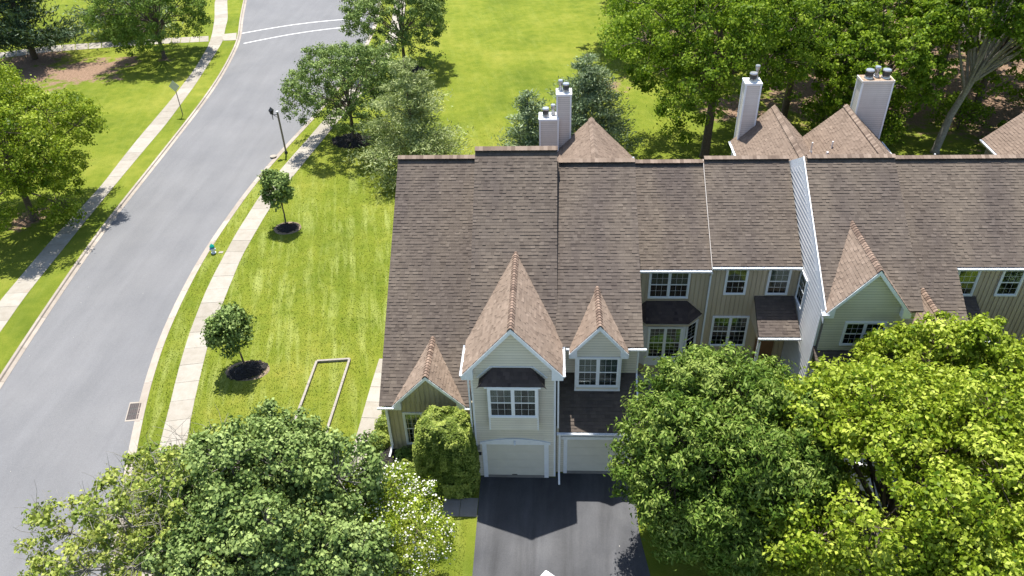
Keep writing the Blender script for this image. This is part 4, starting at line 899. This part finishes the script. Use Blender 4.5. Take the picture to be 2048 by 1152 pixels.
shrub('yellow_hedge', 'low yellowish hedge between dogwood and holly shrub', -6.9, 25.4, 1.1, .6, .9, 4500, .08, 'leaf_yellow', 8, 'hedge')
shrub('dark_shrub', 'small dark shrub under the recessed bay window', 6.9, 31.6, .6, .5, .9, 1500, .08, 'needle_dark', 9)
pine('spruce_tree', 'grey-green conifer at the right edge in front of the khaki wall', 25.6, 30.6, 7.2, 2.3, 71, 'needle', 9000, .24, 'conifer', tr=.12)
# dogwood blossom: bracts lying on top of the crown
rng = np.random.default_rng(5); src = [c for c in dg.children if c.name.startswith('crown')][0].data
co = np.empty(len(src.vertices)*3, dtype=np.float32); src.vertices.foreach_get('co', co); co = co.reshape(-1, 4, 3).mean(1)
cell = np.round(co/.55); key = np.abs(np.sin(cell@np.array([3.1, 7.7, 5.3]))*999)%1
pick = co[(key > .42) & (rng.random(len(co)) < .15)]
pick = pick+np.array([0, 0, .05]); Nn = rng.normal(size=pick.shape)*.35+np.array([0, 0, 1.0])
link('blossom', leaves_mesh('blossom', pick, Nn, .088, .9, rng.random(len(pick)), 'petal', rng, fold=.1), dg)
# young street trees with mulch rings
def mulch(name, label, x, y, rx, ry, h=.1, ring=0, seed=0, rot=0.0):
    t = thing(name, label, 'mulch bed', None, (x, y, 0)); rng = random.Random(seed); m = MB(); n = 40; K = 5; V = [(0, 0, h)]
    js = [1+rng.uniform(-.12, .12) for _ in range(n)]
    for k in range(1, K+1):
        f = k/K
        for i in range(n):
            a = 2*math.pi*i/n; rr = f*(js[i]*.5+js[i-1]*.5); px, py = math.cos(a)*rx*rr, math.sin(a)*ry*rr
            V.append((px*math.cos(rot)-py*math.sin(rot), px*math.sin(rot)+py*math.cos(rot), h*(1-f**2)*.9+.012+rng.uniform(-.01, .012)-(.05 if k == K else 0)))
    F = [(0, 1+i, 1+(i+1) % n) for i in range(n)]+[(1+(k-1)*n+i, 1+k*n+i, 1+k*n+(i+1) % n, 1+(k-1)*n+(i+1) % n) for k in range(1, K) for i in range(n)]
    m.add(V, F).build('mulch_mound', 'mulch', t, smooth=False)
    c = MB()
    for i in range(int(260*rx*ry)+60):
        a = rng.uniform(0, 6.28); q = math.sqrt(rng.random())*1.03; px, py = math.cos(a)*rx*q, math.sin(a)*ry*q
        p = Vector((px*math.cos(rot)-py*math.sin(rot), px*math.sin(rot)+py*math.cos(rot), h*(1-q*q)*.9+.03)); d = Vector((rng.gauss(0, 1), rng.gauss(0, 1), rng.gauss(0, .3))).normalized()
        c.obox(p, d, d.cross(Z).normalized(), Z, .05, .018, .012, rng.random())
    c.build('bark_chips', 'mulch', t, kind='stuff')
    if ring:
        m2 = MB(); V = []
        for i in range(n):
            a = 2*math.pi*i/n; j = 1+rng.uniform(-.1, .1)
            for q, zz in ((.85, .006), (1.0+ring*j, .005)): V.append((math.cos(a)*rx*q*1.0, math.sin(a)*ry*q+ring*.0, zz))
        m2.add(V, [(2*i, 2*i+1, (2*i+3) % (2*n), (2*i+2) % (2*n)) for i in range(n)]).build('bare_soil_ring', 'drymulch', t)
    return t
mulch('mulch_ring', 'black mulch ring under the young tree by the sidewalk, farther up the lawn', -19.7, 48.7, .78, .7, .10, .30, 1)
mulch('mulch_ring', 'black mulch oval under the young tree nearest the timber bed', -17.65, 33.0, 1.15, .78, .2, .12, 2, rot=.5)
mulch('mulch_ring', 'black mulch ring under the street tree beyond the lamp post', -17.8, 63.6, 2.1, 1.6, .2, .0, 3)
mulch('mulch_ring', 'black mulch ring under the farthest street tree near the crosswalk', -15.8, 81.3, 2.0, 1.7, .2, .0, 4)
mulch('mulch_bed', 'black mulch bed at the corner of the low sage wing', -8.3, 26.3, .8, 1.1, .06, .0, 5)
tree('young_maple_tree', 'slender young maple on the lawn above the fire hydrant', 'young tree', -19.94, 49.2, 4.8, 1.0, 1.0, 13, 10, 5200, .17, .85, 'leaf_maple', 'bark', 61, lean=(-.05, 0), tr=.055, group='young street trees on the lawn', lobe=.5, clump=.26)
tree('young_maple_tree', 'young maple on the lawn left of the timber edged bed', 'young tree', -17.9, 33.3, 4.3, 1.12, 1.0, 14, 11, 6400, .16, .85, 'leaf_maple', 'bark', 62, lean=(-.25, 0), tr=.055, group='young street trees on the lawn', lobe=.5, clump=.26)
tree('street_tree', 'street tree overhanging the sidewalk beyond the lamp post', 'tree', -17.83, 63.75, 9.2, 4.9, .6, 26, 16, 34000, .17, .7, 'leaf_maple', 'bark', 63, tr=.16, clump=.085, lobe=.34, asym=.15, zmin=-.8, group='street trees along the road')
tree('street_tree', 'farthest street tree beside the crosswalk', 'tree', -15.87, 81.26, 10.6, 5.3, .8, 26, 16, 32000, .20, .7, 'leaf_maple', 'bark', 64, tr=.18, clump=.085, lobe=.34, asym=.15, zmin=-.8, group='street trees along the road', tonebias=.03)
tree('street_tree', 'round dark tree across the road beside the crosswalk ramp', 'tree', -44.4, 85.8, 11.5, 6.3, .3, 28, 16, 34000, .21, .7, 'leaf_mid', 'bark', 65, tr=.22, clump=.085, lobe=.34, asym=.12, zmin=-.8, tonebias=-.08)
tree('maple_tree', 'broad maple across the road at the left edge', 'maple tree', -39.9, 50.0, 11.6, 6.6, .3, 32, 18, 62000, .17, .85, 'leaf_bright', 'bark', 66, tr=.24, clump=.08, lobe=.33, asym=.16, zmin=-.8, tonebias=-.10)
pine('white_pine_tree', 'dark spreading pine across the road in the top left corner', -59.9, 86.1, 13.5, 7.5, 67, 'needle_dark', 19000, .6, gappy=.12, tr=.3)
pine('white_pine_tree', 'blue-grey pine behind the dark pine in the top left', -52.5, 96.0, 12, 6, 68, 'needle', 14000, .6, gappy=.1, tr=.25)
pine('white_pine_tree', 'pale airy pine behind the low wing beside the street trees', -11.4, 57.9, 9.4, 4.7, 69, 'needle_pale', 30000, .32, gappy=.15, tr=.16, base=.08)
pine('white_pine_tree', 'blue-green pine behind the two left chimneys', 2.6, 57.8, 9.7, 4.6, 70, 'needle', 32000, .32, gappy=.02, tr=.2, base=.05)
pine('white_pine_tree', 'smaller blue-green pine left of the two left chimneys', -1.9, 57.0, 7.2, 3.0, 72, 'needle', 9000, .38, gappy=.05, tr=.14, base=.06)
# back lawn edge and wood
T = [(12.7, 59.9, 17.0, 8.0, 3.2, 44000, .26, 'big shade tree with a forked trunk behind the second townhouse', 101, (0, 0), 'bark', .35),
     (20.5, 66.0, 15.5, 6.5, 3.5, 22000, .30, 'woodland tree directly behind the slim chimney', 102, (0, 0), 'bark', .35),
     (25.2, 59.8, 12.5, 4.8, 2.5, 17000, .28, 'woodland tree between the slim and the widest chimney', 103, (0, 0), 'bark', .4),
     (31.7, 60.4, 17.5, 6.8, 6.2, 22000, .30, 'tall pale barked tree with a leaning forked trunk right of the widest chimney', 104, (3.4, 1.5), 'barkgrey', .1),
     (37.5, 67.0, 16.5, 6.2, 2.5, 20000, .30, 'woodland tree filling the gap right of the pale leaning trunk', 115, (0, 0), 'bark', .3),
     (48.5, 65.0, 14.5, 5.5, 3.5, 15000, .30, 'woodland tree beyond the right edge, low crown', 116, (0, 0), 'bark', .3),
     (41.0, 62.5, 16.0, 6.5, 5.0, 20000, .30, 'dark trunked tree at the right edge', 105, (2.0, 0), 'bark', .3),
     (28.5, 73.0, 17.0, 7.0, 4.0, 20000, .34, 'woodland tree in the second row above the widest chimney', 106, (0, 0), 'barkgrey', .3),
     (18.0, 79.0, 17.0, 7.5, 3.5, 21000, .34, 'woodland tree in the second row above the slim chimney', 107, (0, 0), 'bark', .3),
     (38.5, 77.0, 18.0, 7.5, 4.0, 21000, .34, 'woodland tree in the second row toward the top right', 108, (0, 0), 'bark', .3),
     (49.5, 73.0, 17.0, 7.0, 4.0, 19000, .34, 'woodland tree in the top right corner', 109, (0, 0), 'bark', .3),
     (9.5, 88.0, 14.5, 7.0, 3.0, 18000, .34, 'woodland tree bordering the far lawn', 110, (0, 0), 'bark', .3),
     (26.0, 90.0, 18.0, 8.5, 4.0, 19000, .38, 'back row woodland tree left of centre', 111, (0, 0), 'bark', .3),
     (42.0, 92.0, 18.0, 8.5, 4.0, 19000, .38, 'back row woodland tree right of centre', 112, (0, 0), 'bark', .3),
     (57.0, 88.0, 18.0, 8.5, 4.0, 17000, .38, 'back row woodland tree at far right', 113, (0, 0), 'bark', .3),
     (15.0, 103.0, 17.0, 9.0, 3.0, 15000, .42, 'rearmost woodland tree behind the far lawn edge', 114, (0, 0), 'bark', .3)]
for (x, y, h, r, cb, nlv, s, lab, sd_, ln, bk, fk) in T:
    near = sd_ in (101, )
    tree('woodland_tree', lab, 'tree', x, y, h, r, cb, 34 if near else 26, 18 if near else 16, int(nlv*(1.6 if sd_ < 106 else 1.0)), s*(.84 if sd_ < 106 else 1.0), .72, 'leaf_wood' if sd_ % 3 else 'leaf_mid', bk, sd_, lean=ln, tr=.34 if near else .3, clump=.08, asym=.18, group='trees of the wood behind the houses', fork=fk, tonebias=.02 if sd_ % 2 else -.04, lobe=.33)
rngu = np.random.default_rng(9)
for i, (x, y, r, h) in enumerate([(22.4, 57.4, 2.1, 3.0), (27.6, 62.5, 2.0, 2.6), (37.2, 60.2, 1.3, 2.6), (42.5, 57.6, 1.7, 1.8), (17.6, 59.8, 2.0, 2.4), (30.5, 67.5, 2.4, 3.2), (23.5, 64.5, 2.2, 3.0), (39.0, 59.5, 1.7, 2.2), (42.5, 66.5, 2.4, 3.2), (35.4, 65.0, 2.2, 3.0), (46.0, 60.5, 2.0, 2.4)]):
    tree('understory_bush', ['bush behind the valley of the rear wings', 'bush right of the widest chimney', 'small bush in the shade near the right trunk', 'low sunlit bush at the wood edge, far right', 'bush right of the big shade tree trunk', 'bush in the shade behind the pale trunk', 'bush low behind the wing valley, deeper in', 'bush on the bare ground right of the leaning trunk', 'tall bush deep in the shade at far right', 'bush directly behind the leaning trunk', 'bush low at the right edge of the wood'][i], 'bush', x, y, h, r, .1, 9, 10, 3000, .2, .7, 'leaf_wood', 'bark', 200+i, tr=.06, clump=.22, group='bushes under the wood')

# grass blades standing on the nearer lawn
rng = np.random.default_rng(77); n = 110000
yy = 19+rng.random(n)**1.25*52; xx = rng.uniform(-24.8, -3.9, n)
RKx = np.interp(yy, RKr[0], RKr[1])+.42; RSl = np.interp(yy, *crv([(-18.95, 87), (-20.95, 74.21), (-21.97, 65.27), (-22.96, 57.74), (-23.31, 53.9), (-23.36, 47.75), (-23.1, 42.04), (-22.9, 40.0), (-22.4, 36.34), (-21.73, 32.92), (-21.04, 29.98), (-20.36, 26.86), (-19.4, 23.67), (-18.0, 19.56)]))
RSr = np.interp(yy, *crv([(-18.25, 84.45), (-19.55, 72.89), (-20.58, 64.92), (-21.64, 55.97), (-21.95, 51.06), (-21.93, 44.9), (-21.65, 42.04), (-21.45, 40.0), (-20.90, 35.45), (-20.28, 32.38), (-19.78, 30.0), (-19.0, 26.86), (-18.05, 23.7), (-16.6, 19.59)]))
ok = ((xx > RKx) & (xx < RSl-.02)) | (xx > RSr+.02)
ok &= rng.random(n) < np.clip((72-yy)/26, 0, 1)
ok &= ~((xx > -10.4) & (xx < -8.3) & (yy < 34.4)) & ~((xx > -8.4) & (yy > 25.9) & (yy < 49)) & ~((xx > -5.3) & (yy > 22.7) & (yy < 27))
for (mx, my, mr, ms) in ((-19.65, 48.75, 1.1, .95), (-17.6, 33.0, 1.4, 1.1), (-17.8, 63.6, 2.0, 1.6)): ok &= ((xx-mx)/mr)**2+((yy-my)/ms)**2 > 1
xx, yy = xx[ok], yy[ok]; n = len(xx); hgt = rng.uniform(.03, .075, n)*(1+.5*(np.sin(xx*1.7)*np.sin(yy*1.3)))
C = np.stack([xx, yy, hgt*.45], 1); Nn = rng.normal(size=(n, 3))*np.array([1, 1, .35]); Tt = rng.normal(size=(n, 3))*.4+np.array([0, 0, 1.0])
link('grass', leaves_mesh('grass', C, Nn, .085, .38, np.clip(.45+.18*rng.normal(size=n)+.12*np.sin(xx*.9+yy*.25), 0, 1), 'grass_blade', rng, fold=.1, updroop=Tt), kind='stuff')

# ------------------------------------------------------------------ street furniture
lp = thing('street_lamp', 'brown wooden street lamp post with a black lantern by the near kerb', 'street lamp', None, (-23.3, 61.16, 0))
MB().prism([(-.06, -.06, -.1), (.06, -.06, -.1), (.06, .06, -.1), (-.06, .06, -.1)], (0, 0, 3.95)).build('pole', 'darkwood', lp)
MB().box(-.09, .09, -.09, .09, 3.84, 3.90).build('pole_cap', 'whitep', lp)
MB().tube([(0, 0, 0), (0, 0, .18)], [.16, .12], 10).build('base', 'black', lp)
MB().bar((.0, 0, 3.6), (-.5, 0, 3.6), .05, .05).bar((-.02, 0, 3.3), (-.4, 0, 3.6), .03, .03).tube([(-.5, 0, 3.15), (-.5, 0, 3.66)], [.03, .035], 8).build('arm', 'black', lp)
MB().tube([(-.5, 0, 3.66), (-.5, 0, 3.98)], [.12, .21], 6).build('lantern_glass', 'carglass', lp); MB().tube([(-.5, 0, 3.98), (-.5, 0, 4.02), (-.5, 0, 4.18), (-.5, 0, 4.28)], [.24, .24, .09, .03], 6).build('lantern_roof', 'black', lp)
fm = MB()
for k in range(6): a = k*math.pi/3; fm.bar((-.5+.125*math.cos(a), .125*math.sin(a), 3.66), (-.5+.215*math.cos(a), .215*math.sin(a), 3.98), .02, .02, (1, 0, .1))
fm.build('lantern_frame', 'black', lp)
sg_ = thing('road_sign', 'diamond road sign on a thin post seen from behind, across the road', 'road sign', None, (-35.94, 69.71, 0))
MB().box(-.03, .03, -.03, .03, -.1, 3.35).build('post', 'darkwood', sg_); MB().prism([(0, -.05, 2.35), (.52, -.05, 2.9), (0, -.05, 3.48), (-.52, -.05, 2.9)], (0, -.01, 0)).build('sign_plate', 'signback', sg_)
MB().box(-.035, .035, -.055, -.03, 2.5, 2.56).box(-.035, .035, -.055, -.03, 3.2, 3.26).build('bracket', 'metal', sg_)
hy = thing('fire_hydrant', 'white fire hydrant with a green cap and blue collar at the near kerb', 'fire hydrant', None, (-24.1, 45.35, 0))
MB().tube([(0, 0, 0), (0, 0, .05), (0, 0, .06), (0, 0, .38), (0, 0, .42)], [.17, .17, .12, .12, .16], 14).build('barrel', 'whitep', hy)
MB().tube([(0, 0, .42), (0, 0, .5)], [.165, .165], 14).build('collar', 'bluep', hy); MB().tube([(0, 0, .5), (0, 0, .58), (0, 0, .68), (0, 0, .74)], [.17, .17, .1, .04], 14).build('cap', 'greenp', hy)
for d in ((-1, 0), (1, 0), (0, -1)): MB().tube([(0, 0, .34), (d[0]*.19, d[1]*.19, .34), (d[0]*.22, d[1]*.22, .34)], [.06, .065, .045], 10).build('nozzle', 'bluep' if d[0] < 0 else 'whitep', hy)
MB().tube([(0, 0, .74), (0, 0, .79)], [.03, .03], 5).build('operating_nut', 'greenp', hy)
gr = thing('storm_drain_grate', 'storm drain grate set in a concrete frame at the kerb', 'drain grate')
a, b, c, d = (-23.55, 30.42), (-22.82, 30.50), (-22.43, 29.05), (-23.18, 28.95)
ctr = Vector((-23.0, 29.73)); 
MB().prism([(*p, -.2) for p in (a, b, c, d)], (0, 0, .094)).build('concrete_frame', 'kerb', gr)
ins = [ctr+(Vector(p)-ctr)*.86 for p in (a, b, c, d)]; MB().prism([(*p, -.115) for p in ins], (0, 0, .012)).build('pit', 'room', gr)
for hlf in range(3):
    for i in range(6):
        f0, f1 = (hlf+.06)/3, (hlf+.94)/3; t0 = (i+.15)/6; t1 = (i+.82)/6
        P = lambda s, t: (ins[0]*(1-s)+ins[3]*s)*(1-t)+(ins[1]*(1-s)+ins[2]*s)*t
        MB().prism([(*P(f0, t0), -.1), (*P(f1, t0), -.1), (*P(f1, t1), -.1), (*P(f0, t1), -.1)], (0, 0, .008)).build('grate_bar', 'iron', gr)
mh = tag(MB().tube([(-24.3, 60.6, -.05), (-24.3, 60.6, .03)], [.28, .28], 20).build('utility_cover', 'walk'), 'small round utility cover in the grass by the street lamp', 'utility cover')
tag(MB().tube([(-23.95, 45.6, -.05), (-23.55, 45.45, .03)], [.1, .1], 12).build('valve_cover', 'walk') if False else MB().box(-23.75, -23.45, 45.3, 45.55, -.05, .025).build('valve_cover', 'walk'), 'small pale valve cover in the grass beside the hydrant', 'valve cover')
rr = random.Random(12)
for nm, x0, x1, y0, y1 in (('added_mulch_bed', 5.7, 12.7, 24.5, 33.6), ('added_mulch_bed', 20.5, 30.0, 26.0, 33.6)):  # mulch beds added wide so the windows reflect dark ground
    V = []; K = 26
    for i in range(K): a = i/K; V.append((x0+(x1-x0)*a, y0+rr.uniform(-.15, .15), .012))
    V += [(x1, y1, .012), (x0, y1, .012)]
    MB().add(V, [tuple(range(len(V)))]).build(nm, 'mulch', kind='structure')
for i, (x, y, r, lab) in enumerate(((6.4, 30.2, .7, 'added low yew in the court left of the bay path'), (9.4, 32.2, .6, 'added low yew under the lower double window'), (8.2, 29.6, .9, 'added spreading yew in the middle of the court'), (10.6, 29.3, .8, 'added spreading yew in front of the porch'))):  # yews added with the beds to darken what the windows reflect
    shrub('added_yew_shrub', lab, x, y, r, r*.8, r*1.1, 2200, .09, 'leaf_mid', 40+i, tonebias=-.1, boxy=2.2)
# timber edged bed
tb = thing('timber_bed_edging', 'rectangle of pale landscape timbers sunk in the lawn', 'timber edging')
c4 = [Vector((-13.75, 33.75)), Vector((-11.85, 33.95)), Vector((-11.85, 28.0)), Vector((-13.75, 27.8))]
for i in range(4):
    p, q = c4[i], c4[(i+1) % 4]; k = 1 if i % 2 == 0 else 3
    for j in range(k):
        a_ = p.lerp(q, j/k); b_ = p.lerp(q, (j+1)/k-.004); MB().bar((*a_, .07), (*b_, .07+RNG.uniform(-.01, .01)), .13, .16).build('timber', 'timber', tb)
# pale stones in the bed under the recessed bay
rr = random.Random(3); stn = MB()
for i in range(260):
    x, y = rr.uniform(4.6, 6.6), rr.uniform(32.35, 32.95)-.15*rr.random(); s = rr.uniform(.03, .08)
    stn.obox((x, y, .03), Vector((rr.gauss(0, 1), rr.gauss(0, 1), 0)).normalized(), Vector((0, .3, 1)).normalized(), Vector((1, 0, 0)), s, s*.6, s*.8)
stn.build('marble_chips', 'stone', kind='stuff')
# vehicles
def car(label, x, y, ang, L=4.6, Wd=1.85, H=1.55, van=False):
    t = thing('parked_van' if van else 'parked_car', label, 'van' if van else 'car', None, (x, y, .01)); t.rotation_euler.z = ang
    if van: prof = [(-L/2, .35), (-L/2, 1.05), (-L/2+.05, 1.9), (-L/2+.25, H), (L/2-1.5, H), (L/2-.75, 1.25), (L/2-.1, 1.0), (L/2, .75), (L/2, .35)]
    else: prof = [(-L/2, .35), (-L/2, .85), (-L/2+.25, 1.0), (-L/2+.75, H-.06), (-L/2+1.1, H), (.35, H), (1.0, 1.05), (L/2-.25, .85), (L/2, .65), (L/2, .35)]
    bm = MB(); n = len(prof); V = []
    for yy, sc in ((-Wd/2, .0), (-Wd/2+.12, .06), (Wd/2-.12, .06), (Wd/2, 0)):
        for (px, pz) in prof: V.append((px, yy if pz < 1.1 else yy*.88, pz+(sc if pz > .9 else sc*.3)))
    F = [(j*n+i, j*n+(i+1) % n, (j+1)*n+(i+1) % n, (j+1)*n+i) for j in range(3) for i in range(n)]+[tuple(range(n)), tuple(range(3*n, 4*n))[::-1]]
    o = bm.add(V, F).build('body', 'carwhite', t)
    g = MB(); zt = H-.12; zb = 1.08
    for s in (-1, 1): g.prism([(-L/2+.75, s*Wd/2*.94, zb), (.75, s*Wd/2*.94, zb), (.25, s*Wd/2*.885, zt), (-L/2+1.0, s*Wd/2*.885, zt)], (0, s*.012, 0))
    if van: g.prism([(L/2-.85, -.75, 1.32), (L/2-.85, .75, 1.32), (L/2-1.45, .7, H-.05), (L/2-1.45, -.7, H-.05)], (.03, 0, .03))
    else: g.prism([(.96, -.74, 1.12), (.96, .74, 1.12), (.42, .68, H+.0), (.42, -.68, H+.0)], (.04, 0, .04)).prism([(-L/2+.32, -.72, 1.05), (-L/2+.72, -.68, H-.08), (-L/2+.72, .68, H-.08), (-L/2+.32, .72, 1.05)], (-.04, 0, .03))
    g.build('windows', 'carglass', t)
    for sx in (-L/2+.85, L/2-.9):
        for s in (-1, 1): MB().tube([(sx, s*(Wd/2-.22), .33), (sx, s*(Wd/2+.01), .33)], [.33, .33], 20).build('wheel', 'tyre', t); 
    for s in (-1, 1): MB().box(L/2-.06, L/2+.015, s*.75-.14, s*.75+.14, .62, .76).build('headlight', 'metal', t)
    return t
car('white parked car glimpsed through the bright tree', 15.2, 24.4, rad(92))
car('white van roof corner just entering the bottom of the driveway', -1.05, 17.0, rad(52), 5.2, 1.95, 2.0, True)
